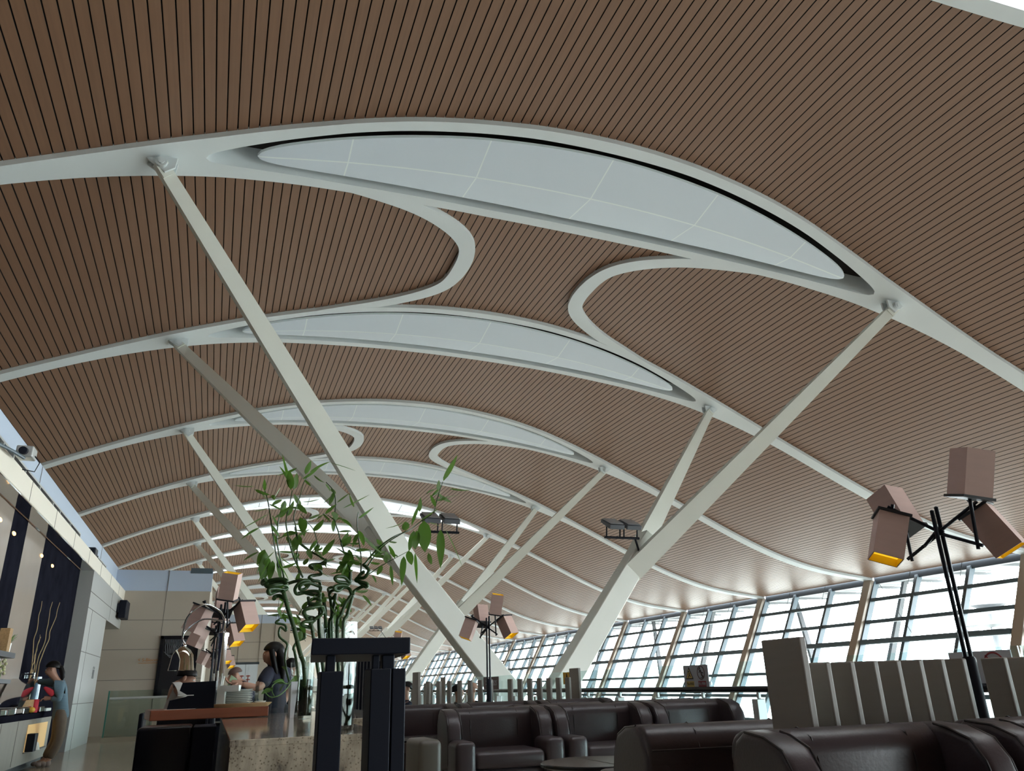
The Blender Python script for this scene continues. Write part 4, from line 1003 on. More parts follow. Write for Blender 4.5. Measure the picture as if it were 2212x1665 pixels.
for i in range(9):
    o = bpy.data.objects.new('plate', pm_); COL.objects.link(o); o.location = tr + Vector((.0 + .004 * math.sin(i * 2), .004 * math.cos(i * 3), .012 + i * .0135))
    tag(o, 'white plate in the stack on the lattice tray, ' + ('topmost one' if i == 8 else 'bottom one' if i == 0 else f'{ORD[i + 1]} one from the bottom'), 'plate', 'stacked white plates')
m = MB(); m.lathe([(0, 0), (.03, 0), (.05, .03), (.048, .032), (.028, .006), (0, .006)], n=20); o = m.build('small_dish', MT['ceramic'], loc=tr + Vector((.2, .06, .008)), smooth=40); tag(o, 'small white dish right beside the plate stack', 'dish')
# chrome heat lamp
hb = CT(cu(466, 1500, .45), .45)
hl = thing('heat_lamp', 'chrome heat lamp with two curved arms holding a bell shade', 'lamp', hb)
top = AY(476, 1375, hb.y).z - .93
m = MB(); m.lathe([(.09, 0), (.09, .015), (.05, .03), (.042, .04), (.042, top), (.05, top), (.05, top + .03), (.02, top + .045), (.014, top + .06), (.014, top + .13)], n=20); m.build('pole', MT['chrome'], hl, smooth=40)
bc = AY(397, 1396, hb.y) - hb
for s in (0, 1):
    m = MB(); q = [Vector((0, 0, top + .12)), Vector((-.05, .02 * s, top + .22 - .08 * s)), Vector((-.19, .05 * (s * 2 - 1), top + .27 - .12 * s)), Vector((-.31, .06 * (s * 2 - 1), top + .16 - .10 * s)), Vector((bc.x - .02, .02, bc.z + .08)), Vector((bc.x, 0, bc.z + .02))]
    m.tube(smooth_path(q, 8), .008, 8); m.build('arm', MT['chrome'], hl, smooth=50)
bh = (AY(397, 1396, hb.y).z - AY(395, 1448, hb.y).z)
m = MB(); m.lathe([(0, 0), (.02, 0), (.03, -.01), (.06, -.03), (.085, -.07), (.092, -.11), (.105, -bh), (.100, -bh), (.088, -.11), (.08, -.07), (.055, -.035), (0, -.02)], c=(bc.x, 0, bc.z), n=28); m.build('bell_shade', mat('smoked_chrome', (.62, .58, .48), .06, 1.0), hl, smooth=40)
m = MB(); m.lathe([(.02, 0), (.022, .012), (.012, .03), (.006, .04)], c=(bc.x, 0, bc.z), n=14); m.build('finial', MT['chrome'], hl, smooth=40)
# dark potted plant behind
pp = AY(487, 1480, 11.4)
pt = thing('potted_plant', 'dark leafy potted plant behind the wooden counter by the bald man', 'plant', (pp.x, 11.4, 0))
m = MB(); m.lathe([(0, 0), (.12, 0), (.17, .8), (.15, .8), (.14, .75), (0, .75)], n=20); m.build('pot', MT['black'], pt, smooth=40)
m = MB(); rr = random.Random(5)
for i in range(46):
    a = rr.uniform(0, 2 * PI); l = rr.uniform(.15, .34); e = rr.uniform(.1, 1.2)
    leaf(m, (0, 0, .76), (l * math.cos(a) * math.cos(e), l * math.sin(a) * math.cos(e), .78 + l * math.sin(e)), .035, .08)
m.build('foliage', mat('dark_leaf', (.03, .06, .025), .5), pt, smooth=60)

# ---------------------------------------------------------------- picture, sign letters, speaker, camera on the walls
pc = thing('framed_picture', 'black framed picture with pale ribbed strokes on the beige wall', 'picture', (-1.02, 25.98, 1.83))
m = MB(); w, h, f = .53, .83, .085
m.box((-w, -.06, -h), (-w + f, 0, h)); m.box((w - f, -.06, -h), (w, 0, h)); m.box((-w, -.06, h - f), (w, 0, h)); m.box((-w, -.06, -h), (w, 0, -h + f)); m.build('frame', MT['blackwood'], pc)
m = MB(); m.box((-w + f, -.03, -h + f), (w - f, 0, h - f)); cv = m.build('canvas', MT['paint_d'], pc)
m = MB()
for i in range(15):
    x = -.40 + i * .04; m.tube([(x, -.034, h - f - .02), (x + .03, -.034, h - f - .12), (x + .02 + .04 * math.sin(i * .5), -.034, h - f - .22), (x + .06, -.034, h - f - .30 - .010 * (14 - i))], .006, 4)
for i in range(4): m.tube([(-.40 + .05 * i, -.034, .38 - .05 * i), (-.30 + .03 * i, -.034, .30 - .03 * i), (-.15, -.034, .26 - .02 * i), (-.05 - .03 * i, -.034, .34 + .02 * i)], .006, 4)
m.build('pale_stroke', MT['paint_w'], cv)
sp = AY(322, 1427, 25.99)
sg = thing('wall_lettering', 'small orange lettering with an arrow on the beige wall left of the picture', 'sign', (sp.x, 25.985, sp.z))
text_mesh('S-Bloom', .13, MT['orange'], 'letters', sg, (.03, -.004, .02), (PI / 2, 0, 0))
m = MB(); m.prism([(-.30, .03), (-.24, .075), (-.24, .06), (-.275, .03), (-.24, 0), (-.24, -.015)], -.006, -.002, 'y'); m.prism([(-.28, -.055), (.27, -.055), (.27, -.07), (-.28, -.07)], -.006, -.002, 'y'); m.build('arrow', MT['orange'], sg)
rs = AX(201, 1452, XF)
ws = thing('restroom_sign', 'dark man and woman pictogram on the white pier', 'sign', (XF + .004, rs.y, rs.z))
m = MB()
for s in (-.09, .09):
    m.prism([(s + q[0], q[1]) for q in disc(0, .10, .03)], 0, .004, 'x'); m.prism([(s - .05, .06), (s + .05, .06), (s + (.03 if s > 0 else .07), -.05), (s - (.03 if s > 0 else .07), -.05)], 0, .004, 'x')
    for d in (-.022, .022): m.prism([(s + d - .014, -.05), (s + d + .014, -.05), (s + d + .014, -.14), (s + d - .014, -.14)], 0, .004, 'x')
m.build('figure', mat('pictogram_grey', (.10, .10, .10), .6), ws)
spk = AX(258, 1318, XF)
t = thing('wall_speaker', 'black box speaker on the white header at the end of the fascia', 'speaker', (XF, 25.0, spk.z))
m = MB(); m.box((.0, -.5, -.12), (.06, -.1, .12)); m.build('wall_mount', MT['black'], t); m = MB(); m.box((.05, -.45, -.26), (.24, .42, .22)); m.build('cabinet', MT['satin'], t, bevel=.02)
cm = AX(30, 978, XF)
t = thing('security_camera', 'small grey security camera on an arm above the white fascia', 'camera', (XF, cm.y, cm.z))
m = MB(); m.tube([(0, -.9, -.12), (.10, -.45, -.1), (.14, -.08, -.08)], .022, 8); m.build('arm', MT['mullion'], t)
m = MB(); m.box((.04, -.12, -.07), (.24, .12, .08)); m.build('housing', MT['steel'], t, bevel=.02); m = MB(); m.tube([(.14, -.13, 0), (.14, -.20, -.01)], .05, 14); m.build('lens', MT['black'], t)
m = MB(); m.tube([(.22, 0, .0), (.30, .05, -.1), (.26, .06, -.22), (.12, .05, -.2)], .007, 6); m.build('cable', MT['black'], t)
ob = AX(190, 1180, -2.95)
m = MB(); m.box((-.1, -.2, 0), (.1, .2, .22)); o = m.build('junction_box', MT['black'], bevel=.03, loc=(-2.85, ob.y, 3.96)); tag(o, 'small dark box resting on top of the white fascia', 'box')
# glass parapet at the corridor
gp = thing('glass_parapet', 'frosted glass parapet with a steel handrail below the picture', 'balustrade', (-2.35, 22.6, 0))
m = MB()
m.box((.0, 0, .06), (2.5, .014, 1.16)); m.build('glass_panel', glass('parapet_glass', (.80, .87, .84)), gp)
m = MB(); m.tube([(.02, -.06, .98), (2.5, -.06, .98)], .03, 8); m.build('handrail', MT['steel'], gp, smooth=40)
m = MB(); m.box((-.05, -.05, 0), (2.5, .06, .10)); m.build('base_rail', MT['floor'], gp)
m = MB(); m.box((-.03, -.02, .06), (0, .034, 1.16)); m.build('edge_strip', mat('glass_edge_green', (.03, .16, .12), .3), gp)
# ---------------------------------------------------------------- buffet on the left
bf = thing('buffet_counter', 'grey wood buffet counter with a dark top and a lit alcove', 'counter', (0, 0, 0))
YE = 16.9; XC = -2.64
m = MB(); m.box((-2.975, 9.0, .10), (XC, YE - .05, .74)); m.build('front_panel', MT['counterwood'], bf)
m = MB(); m.box((-2.975, 9.0, .74), (XC + .04, YE, .83)); m.build('countertop', MT['marble_d'], bf, bevel=.01, seg=2)
m = MB(); m.box((-2.95, 9.0, 0), (XC - .05, YE - .1, .10)); m.build('plinth', MT['black'], bf)
m = MB()
for y in (11.9, 13.1, 14.15): m.box((XC, y, .12), (XC + .004, y + .012, .73))
m.build('panel_joint', MT['joint'], bf)
a0, a1 = AX(68, 1550, XC), AX(98, 1600, XC)
y0, y1 = 14.9, 16.55
m = MB(); m.box((XC, y0, .27), (XC + .006, y1, .66)); al = m.build('lit_alcove', MT['amber'], bf)
m = MB(); m.box((XC, y0 - .04, .25), (XC + .03, y1 + .04, .27)); m.build('ledge', MT['joint'], bf)
m = MB(); m.box((0, -.11, 0), (.12, .11, .26)); o = m.build('black_canister', MT['black'], loc=(XC + .006, y0 + .14, .27), bevel=.01); tag(o, 'black canister at the near side of the lit alcove', 'container')
m = MB(); m.lathe([(0, 0), (.06, 0), (.05, .05), (.03, .10), (0, .13)], n=14); o = m.build('napkin_heap', MT['ceramic'], loc=(XC + .07, y0 + .55, .27), smooth=40); tag(o, 'small white napkin heap inside the lit alcove', 'napkin')
def OX(px, py, X): return AX(px, py, X)
# chafing dish with lid being lifted
q = OX(34, 1515, -2.80)
cd = thing('chafing_dish', 'silver chafing dish whose curved lid the woman is lifting', 'food warmer', (-2.80, q.y, .83))
m = MB(); m.box((-.15, -.55, .0), (.13, .55, .10)); m.build('water_pan', MT['chrome'], cd, bevel=.015)
m = MB()
for t_ in np.linspace(0, 1, 9): pass
prof = [(.52 * math.cos(a), .30 * math.sin(a)) for a in np.linspace(0, PI, 13)]
mm = MB(); mm.prism([(u, v) for u, v in prof], -.14, .12, 'x'); lid = mm.build('lid', MT['chrome'], cd, smooth=40); lid.location = (0, .05, .17); lid.rotation_euler = (math.radians(24), 0, 0)
m = MB(); m.tube([(-.08, .50, .16), (-.08, .56, .2), (.08, .56, .2), (.08, .50, .16)], .012, 8); m.build('lid_handle', MT['black'], lid)
for i, (px, X) in enumerate(((4, -2.68), (20, -2.66), (52, -2.66), (86, -2.68))):
    q = OX(px, 1522, X)
    m = MB(); m.box((-.05, -.20, 0), (.05, .20, .085)); o = m.build('metal_tray', MT['chrome'], bevel=.012, loc=(X, q.y, .83)); tag(o, f'shiny metal food tray along the buffet edge, {ORD[i+1]} one towards the woman', 'tray', 'metal food trays')
q = OX(55, 1505, -2.8)
m = MB(); m.lathe([(0, 0), (.11, 0), (.13, .06), (.13, .19), (.115, .20), (.115, .05), (0, .04)], n=24, sy=2.6); o = m.build('bread_basket', MT['wicker'], loc=(-2.83, q.y + .3, .83), smooth=40); tag(o, 'round wicker basket behind the chafing dish', 'basket')
q = OX(75, 1520, -2.70)
m = MB(); m.lathe([(0, 0), (.055, 0), (.06, .20), (.05, .20), (.045, .01), (0, .01)], n=18); o = m.build('red_cup', MT['red'], loc=(-2.70, q.y, .83), smooth=40); tag(o, 'tall red cup on the buffet in front of the woman', 'cup')
q = OX(70, 1522, -2.66)
m = MB(); m.ball((0, 0, .045), (.06, .06, .045)); o = m.build('yellow_bowl', MT['yellow'], loc=(-2.665, q.y, .83), smooth=60); tag(o, 'small round yellow bowl beside the red cup', 'bowl')  # solid flattened ball, not hollow
q = OX(98, 1518, -2.75)
m = MB(); m.box((-.12, -.22, 0), (.12, .22, .05)); o = m.build('white_tray', MT['ceramic'], bevel=.01, loc=(-2.78, q.y - .1, .83)); tag(o, 'white tray at the end of the buffet by the hand of the woman', 'tray')
q = OX(62, 1470, -2.88)
t = thing('glass_vase', 'clear glass vase with dry branching twigs against black stone', 'vase', (-2.88, q.y, .83))
m = MB(); m.lathe([(0, 0), (.06, 0), (.08, .62), (.075, .62), (.06, .02), (0, .02)], n=20); m.build('vessel', MT['vglass'], t, smooth=40)
tw = thing('dry_twig', 'pale curly dry twigs rising from the glass vase on the buffet', 'plant', (-2.86, q.y, .86))
m = MB(); r3 = random.Random(11)
for i in range(5):
    p = Vector((0, 0, 0)); pts = [p.copy()]; dx, dy = r3.uniform(-.004, .02), r3.uniform(-.05, .08)
    for k in range(14):
        p = p + Vector((dx + r3.uniform(-.014, .018), dy * .5 + r3.uniform(-.045, .045), .125 if i < 3 else .085)); pts.append(p.copy())
    m.tube(smooth_path(pts, 3), np.linspace(.013, .004, len(pts) * 3 - 2).tolist(), 6)
m.build('branch', MT['twig'], tw, smooth=50)
q = OX(74, 1488, -2.86)
m = MB(); m.lathe([(0, 0), (.085, 0), (.085, .56), (0, .56)], n=28); o = m.build('blue_cylinder', MT['bluecyl'], loc=(-2.86, q.y, .83), smooth=40); tag(o, 'pale blue shiny cylinder beside the twig vase', 'dispenser')
# shelf stand at the picture edge
sh = thing('display_shelf', 'dark two-tier display shelf on steel uprights over the buffet', 'shelf', (0, 0, .83))
e1, e2 = AX(33, 1415, -2.70).y, AX(25, 1460, -2.70).y
m = MB(); m.box((-2.96, 10.5, .76), (-2.70, e1, .83)); m.build('upper_board', MT['black'], sh)
m = MB(); m.box((-2.96, 10.5, .42), (-2.70, e2, .475)); m.build('lower_board', MT['black'], sh)
for y in (11.0, e2 - .15):
    m = MB(); m.tube([(-2.88, y, 0), (-2.88, y, .8)], .03, 10); m.build('upright', MT['chrome'], sh, smooth=40)
q = AX(14, 1400, -2.80)
cpot = thing('potted_plant', 'tiny spiky plant in a white cup on the upper shelf', 'plant', (-2.80, q.y, 1.66))
m = MB(); m.lathe([(0, 0), (.045, 0), (.055, .13), (.05, .13), (.04, .02), (0, .02)], n=16); m.build('cup', MT['ceramic'], cpot, smooth=40)
m = MB()
for i in range(12): a = i * .55; leaf(m, (0, 0, .11), (.12 * math.cos(a), .12 * math.sin(a), .2 + .03 * (i % 3)), .03, .05)
m.build('foliage', MT['ivy'], cpot)
q = AX(8, 1395, -2.80)
m = MB(); m.box((-.06, -.09, 0), (.06, .09, .32)); o = m.build('bamboo_box', MT['wicker'], loc=(-2.80, q.y, 1.66)); tag(o, 'upright tan box next to the spiky plant on the upper shelf', 'box')
q = AX(4, 1440, -2.80)
fl = thing('flower_spray', 'pale yellow flower spray between the two shelf boards', 'plant', (-2.80, q.y, 1.305))
m = MB(); m.tube([(0, 0, 0), (.01, .02, .2)], .006, 6); m.build('stem', MT['ivy'], fl)
m = MB()
for i in range(12): a = i * 2.4; m.ball((.04 * math.cos(a), .05 * math.sin(a), .08 + .016 * i), .022, 8, 5)
m.build('blossom', mat('pale_blossom', (.62, .60, .35), .8), fl)

# ---------------------------------------------------------------- people
def skin_obj(name, material, V, E, parent, sub=2):
    """V: {key: (pos, radius)}  E: [(key, key)]; first key is the root"""
    ks = list(V); me = bpy.data.meshes.new(name); me.from_pydata([tuple(V[k][0]) for k in ks], [(ks.index(a), ks.index(b)) for a, b in E], [])
    me.materials.append(material); o = bpy.data.objects.new(name, me); COL.objects.link(o); o.parent = parent
    md = o.modifiers.new('Skin', 'SKIN'); md.use_smooth_shade = True; md.branch_smoothing = .4
    for i, k in enumerate(ks):
        r = V[k][1]; r = r if hasattr(r, '__len__') else (r, r)
        me.skin_vertices[0].data[i].radius = r
    me.skin_vertices[0].data[0].use_root = True
    s = o.modifiers.new('Subdivision', 'SUBSURF'); s.levels = sub; s.render_levels = sub
    return o
def hand(parent, wr, d, nrm, curl=.5, s=1.0):
    """palm and five bent fingers; d: pointing direction, nrm: back of the hand"""
    wr, d, nrm = Vector(wr), Vector(d).normalized(), Vector(nrm).normalized()
    sd = d.cross(nrm).normalized(); nrm = sd.cross(d)
    m = MB(); m.tube([wr - d * .015, wr + d * .02 * s, wr + d * .055 * s, wr + d * .085 * s], [.024 * s, .032 * s, .038 * s, .034 * s], 10)
    for i, (off, L) in enumerate(((-.028, .062), (-.010, .074), (.009, .070), (.027, .055))):
        p = wr + d * .08 * s + sd * off * s; q = [p]; dr = d.copy()
        for k in range(3):
            dr = (Matrix.Rotation(curl * (.55 + .12 * i), 3, sd) @ dr) ; p = p + dr * L * s / 2.6; q.append(p)
        m.tube(q, [.0095 * s, .009 * s, .008 * s, .006 * s], 7)
    p = wr + d * .03 * s - sd * .032 * s; dr = (d * .7 - sd * .7 - nrm * .3).normalized()
    m.tube([p, p + dr * .03 * s, p + dr * .03 * s + (d * .9 - sd * .2 - nrm * .4).normalized() * .03 * s], [.012 * s, .0105 * s, .007 * s], 7)
    return m.build('hand', MT['skin'], parent, smooth=60, weld=False)
def person(label, J, top, bottom, hair='short', sleeve=1.0, face=(0, -1, 0), up=(0, 0, 1), hands=(), k=1.0, hairmat=None, shoe=None):
    pel = Vector(J['pelvis']); t = thing('person', label, 'person', (pel.x, pel.y, 0)); R0 = Vector((pel.x, pel.y, 0))
    P = {n: Vector(v) - R0 for n, v in J.items()}
    f = Vector(face).normalized(); hd = P['head']; nk = P['neck']; ax = (Vector(up)).normalized(); f = (f - ax * f.dot(ax)).normalized(); sd = f.cross(ax)
    V = {'pelvis': (P['pelvis'], (.105 * k, .088 * k)), 'waist': (P['pelvis'].lerp(P['chest'], .5), (.095 * k, .075 * k)), 'chest': (P['chest'], (.108 * k, .085 * k)), 'neck': (nk, .052 * k),
         'jaw': (hd - ax * .055 + f * .014, (.080 * k, .088 * k)), 'skull': (hd + ax * .02, (.104 * k, .112 * k)), 'crown': (hd + ax * .075 - f * .012, .086 * k), 'nose': (hd - ax * .012 + f * .103, .012)}
    E = [('pelvis', 'waist'), ('waist', 'chest'), ('chest', 'neck'), ('neck', 'jaw'), ('jaw', 'skull'), ('skull', 'crown'), ('skull', 'nose')]
    for s in 'LR':
        V['sh' + s] = (P['sh' + s], .048 * k); V['el' + s] = (P['el' + s], .040 * k); V['wr' + s] = (P['wr' + s], .027 * k)
        V['hip' + s] = (P['hip' + s], .070 * k); V['kn' + s] = (P['kn' + s], .050 * k); V['an' + s] = (P['an' + s], .040 * k); V['toe' + s] = (P['toe' + s], .034 * k)
        E += [('chest', 'sh' + s), ('sh' + s, 'el' + s), ('el' + s, 'wr' + s), ('pelvis', 'hip' + s), ('hip' + s, 'kn' + s), ('kn' + s, 'an' + s), ('an' + s, 'toe' + s)]
    skin_obj('body', MT['skin'], V, E, t)
    g = lambda r, e=.048: tuple(x + e for x in r) if hasattr(r, '__len__') else r + e
    dn = (P['pelvis'] - P['chest']).normalized()
    C = {n: (V[n][0], g(V[n][1])) for n in ('chest', 'waist', 'pelvis')}; C['hem'] = (P['pelvis'] + dn * .12, g(V['pelvis'][1], .056)); C['collar'] = (P['chest'].lerp(nk, .62), .076 * k)
    CE = [('chest', 'waist'), ('waist', 'pelvis'), ('pelvis', 'hem'), ('chest', 'collar')]
    for s in 'LR':
        C['sh' + s] = (V['sh' + s][0], g(V['sh' + s][1])); e = P['sh' + s].lerp(P['el' + s], min(1, sleeve * 2)); C['e' + s] = (e, .060 * k); CE += [('chest', 'sh' + s), ('sh' + s, 'e' + s)]
        if sleeve > .5: C['w' + s] = (P['el' + s].lerp(P['wr' + s], .93), .042 * k); CE.append(('e' + s, 'w' + s))
    skin_obj('shirt', top, C, CE, t)
    T = {'pelvis': (V['pelvis'][0], g(V['pelvis'][1], .042)), 'band': (P['pelvis'].lerp(P['chest'], .35), g(V['pelvis'][1], .024))}; TE = [('pelvis', 'band')]
    for s in 'LR':
        T['hip' + s] = (P['hip' + s], .112 * k); T['kn' + s] = (P['kn' + s], .082 * k); T['an' + s] = (P['an' + s].lerp(P['kn' + s], .06), .078 * k); TE += [('pelvis', 'hip' + s), ('hip' + s, 'kn' + s), ('kn' + s, 'an' + s)]
    skin_obj('trousers', bottom, T, TE, t)
    for s in 'LR':
        m = MB(); d = (P['toe' + s] - P['an' + s]); d.z = 0; d.normalize(); a = P['an' + s]
        m.ball(a + d * .06 + Vector((0, 0, -.035)), (.055, .055, .045)); m.ball(a + d * .13 + Vector((0, 0, -.04)), (.055, .055, .038)); m.ball(a + d * .0 + Vector((0, 0, -.03)), (.05, .05, .05))
        m.build('shoe', shoe or MT['jeans'], t, smooth=60)
    R = Matrix((sd, f, ax)).transposed()
    m = MB()
    for s in (-1, 1): m.ball(hd + ax * .012 + f * .083 + sd * .033 * s, .011, 8, 6)
    m.build('eyes', MT['ceramic'], t, smooth=60)
    m = MB(); m.ball(hd - ax * .058 + f * .083, (.024, .010, .008), 10, 6, R); m.build('mouth', mat('lips', (.36, .12, .10), .5), t, smooth=60)
    m = MB()
    for s in (-1, 1): m.ball(hd - ax * .005 + sd * .092 * s - f * .008, (.012, .022, .033), 8, 6, R)
    m.build('ears', MT['skin'], t, smooth=60)
    hm = hairmat or MT['hair']
    m = MB(); c = hd + ax * .035 - f * .020; n_, m_ = 20, 12; vs = []; fs = []
    for i in range(m_ + 1):
        for q in range(n_):
            a = 2 * PI * q / n_; back = .5 - .5 * math.sin(a)          # 1 at the back, 0 in front
            tmax = PI * (.40 + (.24 if hair != 'shaved' else .16) * back); th = tmax * i / m_
            rr = .92 if hair == 'shaved' else 1.06
            vs.append(c + R @ Vector((.097 * rr * math.sin(th) * math.cos(a), .110 * rr * math.sin(th) * math.sin(a), .098 * rr * math.cos(th))))
    for i in range(m_):
        for q in range(n_): fs.append((i * n_ + q, (i + 1) * n_ + q, (i + 1) * n_ + (q + 1) % n_, i * n_ + (q + 1) % n_))
    m.add(vs, fs)
    if hair == 'long':
        b = hd - f * .055
        for o_ in (-.075, -.045, -.015, .015, .045, .075):
            m.tube([b + ax * .04 + sd * o_ * .8, b - ax * .06 - f * .03 + sd * o_ * 1.15, b - ax * .18 - f * .035 + sd * o_ * 1.25, b - ax * .32 - f * .02 + sd * o_ * 1.2], [.045, .044, .040, .022], 8)
        for s in (-1, 1): m.tube([hd + ax * .05 + sd * .085 * s + f * .02, hd - ax * .05 + sd * .098 * s + f * .01, hd - ax * .17 + sd * .09 * s - f * .01, hd - ax * .27 + sd * .08 * s - f * .03], [.030, .032, .032, .016], 8)
    if hair == 'tail':
        b = hd - f * .10 + ax * .0
        m.tube([b + ax * .03 + f * .02, b - f * .035, b - f * .05 - ax * .09, b - f * .045 - ax * .17, b - f * .03 - ax * .22], [.035, .038, .042, .034, .012], 9)
    m.build('hair', hm, t, smooth=60)
    for h in hands: hand(t, P['wr' + h[0]], h[1], h[2], h[3] if len(h) > 3 else .4, k)
    return t
# woman lifting the lid
Yw = 15.67; bx = -2.34
def W_(px, py, dy=0): return AY(px, py, Yw + dy)
person('woman in a blue striped top and brown trousers lifting the lid at the buffet',
       dict(head=W_(112, 1446), neck=W_(120, 1464), chest=W_(131, 1487), pelvis=W_(131, 1541), shL=W_(134, 1476, .17), shR=W_(128, 1476, -.17), elL=W_(98, 1473, .22), wrL=W_(79, 1471, .2), elR=W_(128, 1512, -.22), wrR=W_(108, 1508, -.2),
            hipL=W_(128, 1552, .09), hipR=W_(131, 1552, -.09), knL=W_(121, 1597, .09), knR=W_(128, 1598, -.09), anL=Vector((-2.47, Yw + .10, .085)), anR=Vector((-2.38, Yw - .10, .085)), toeL=Vector((-2.60, Yw + .06, .04)), toeR=Vector((-2.50, Yw - .14, .04))),
       MT['sweater'], MT['trouser'], 'tail', 1.0, face=(-1, -.1, -.35), up=(-.25, 0, 1), hands=(('L', (-1, 0, -.1), (0, 0, 1), .6), ('R', (-1, 0, .05), (0, 0, -1), .5)))
q = W_(108, 1494, -.22)
m = MB(); m.prism([(-.11, .06), (-.09, .09), (-.01, .06), (.06, .02), (.07, -.05), (.03, -.08), (-.03, -.03)], -.03, .03, 'y'); o = m.build('red_cloth', MT['red'], loc=q, bevel=.02, smooth=50); tag(o, 'folded red cloth held in the bent arm of the buffet woman', 'cloth')
# woman with long hair
Yb = 9.35
def B_(px, py, dy=0): return AY(px, py, Yb + dy)
pl = B_(592, 1545); fl_ = lambda x, y, z: Vector((x, y, z))
person('woman with long black hair in dark clothes reaching over the wooden counter',
       dict(head=B_(588, 1414), neck=B_(594, 1436), chest=B_(594, 1463), pelvis=fl_(pl.x, Yb, .86), shL=B_(582, 1452, -.06), shR=B_(615, 1452, .14), elL=B_(560, 1487, -.20), wrL=B_(520, 1477, -.25), elR=B_(622, 1495, .16), wrR=B_(612, 1520, .0),
            hipL=fl_(pl.x - .08, Yb, .80), hipR=fl_(pl.x + .09, Yb, .80), knL=fl_(pl.x - .08, Yb - .02, .46), knR=fl_(pl.x + .09, Yb, .46), anL=fl_(pl.x - .08, Yb, .085), anR=fl_(pl.x + .09, Yb, .085), toeL=fl_(pl.x - .2, Yb - .06, .04), toeR=fl_(pl.x - .02, Yb - .06, .04)),
       MT['navy'], MT['blackcloth'], 'long', .42, face=(-1, -.15, -.25), up=(-.12, 0, 1), hands=(('L', (-1, 0, .05), (0, 0, 1), .5), ('R', (-.6, -.4, -.4), (0, 0, 1), .5)), k=1.12)
q = B_(504, 1477, -.25)
m = MB(); m.prism([(-.03, .09), (.03, .05), (.06, -.02), (.0, -.11), (-.06, -.06), (-.055, -.01)], -.008, .008, 'y'); o = m.build('paper_napkin', MT['greenpaper'], loc=q); tag(o, 'pale green paper napkin in the hand of the long-haired woman', 'napkin')
# bald man
Ym = 12.6
def M_(px, py, dy=0): return AY(px, py, Ym + dy)
pl = M_(545, 1520)
person('man with shaved head and dark t-shirt bending forward in front of the lift door',
       dict(head=M_(507, 1461), neck=M_(520, 1473), chest=M_(532, 1487), pelvis=fl_(pl.x, Ym, .84), shL=M_(528, 1480, -.18), shR=M_(528, 1480, .18), elL=M_(527, 1503, -.24), wrL=M_(512, 1505, -.15), elR=M_(525, 1503, .24), wrR=M_(512, 1507, .15),
            hipL=fl_(pl.x, Ym - .09, .78), hipR=fl_(pl.x, Ym + .09, .78), knL=fl_(pl.x - .04, Ym - .09, .45), knR=fl_(pl.x - .04, Ym + .09, .45), anL=fl_(pl.x, Ym - .09, .085), anR=fl_(pl.x, Ym + .09, .085), toeL=fl_(pl.x - .15, Ym - .1, .04), toeR=fl_(pl.x - .15, Ym + .1, .04)),
       MT['navy'], MT['blackcloth'], 'shaved', .4, face=(-1, -.1, -.5), up=(-.5, 0, 1), hands=(('L', (-.8, 0, -.3), (0, 0, 1)), ('R', (-.8, 0, -.3), (0, 0, 1))), hairmat=MT['stubble'])
# seated man in white
Ys = 10.2
def S_(px, py, dy=0): return AY(px, py, Ys + dy)
pl = S_(366, 1545)
seat_z = .46
person('man in a white t-shirt sitting hunched behind the black stand',
       dict(head=S_(404, 1466), neck=S_(390, 1476), chest=S_(377, 1492), pelvis=fl_(pl.x, Ys, seat_z + .12), shL=S_(386, 1484, .18), shR=S_(381, 1484, -.18), elL=S_(404, 1512, .2), wrL=S_(425, 1512, .15), elR=S_(400, 1514, -.2), wrR=S_(424, 1512, -.15),
            hipL=fl_(pl.x + .05, Ys + .1, seat_z + .08), hipR=fl_(pl.x + .05, Ys - .1, seat_z + .08), knL=fl_(pl.x + .45, Ys + .12, seat_z + .05), knR=fl_(pl.x + .45, Ys - .12, seat_z + .05), anL=fl_(pl.x + .42, Ys + .12, .085), anR=fl_(pl.x + .42, Ys - .12, .085), toeL=fl_(pl.x + .57, Ys + .12, .04), toeR=fl_(pl.x + .57, Ys - .12, .04)),
       MT['whitecloth'], MT['blackcloth'], 'short', 1.0, face=(1, -.2, -.35), up=(.4, 0, 1), hands=(('L', (1, 0, -.1), (0, 0, 1)), ('R', (1, 0, -.1), (0, 0, 1))), k=1.05)
ch = thing('dining_chair', 'dark grey chair under the man in white', 'chair', (pl.x, Ys, 0))
m = MB(); m.box((-.24, -.24, .40), (.24, .24, .455)); m.build('seat', MT['satin'], ch, bevel=.02)
m = MB(); m.box((-.30, -.24, .455), (-.25, .24, .86)); m.build('backrest', MT['satin'], ch, bevel=.02)
for x in (-.2, .2):
    for y in (-.2, .2): m = MB(); m.box((x - .018, y - .018, 0), (x + .018, y + .018, .40)); m.build('leg', MT['black'], ch)
dt = thing('dining_table', 'dark table in front of the man in white', 'table', (pl.x + .72, Ys, 0))
m = MB(); m.box((-.26, -.3, .70), (.26, .3, .73)); m.build('tabletop', MT['blackwood'], dt); m = MB(); m.lathe([(.22, 0), (.22, .02), (.04, .04), (.04, .70)], n=18); m.build('pedestal', MT['black'], dt)
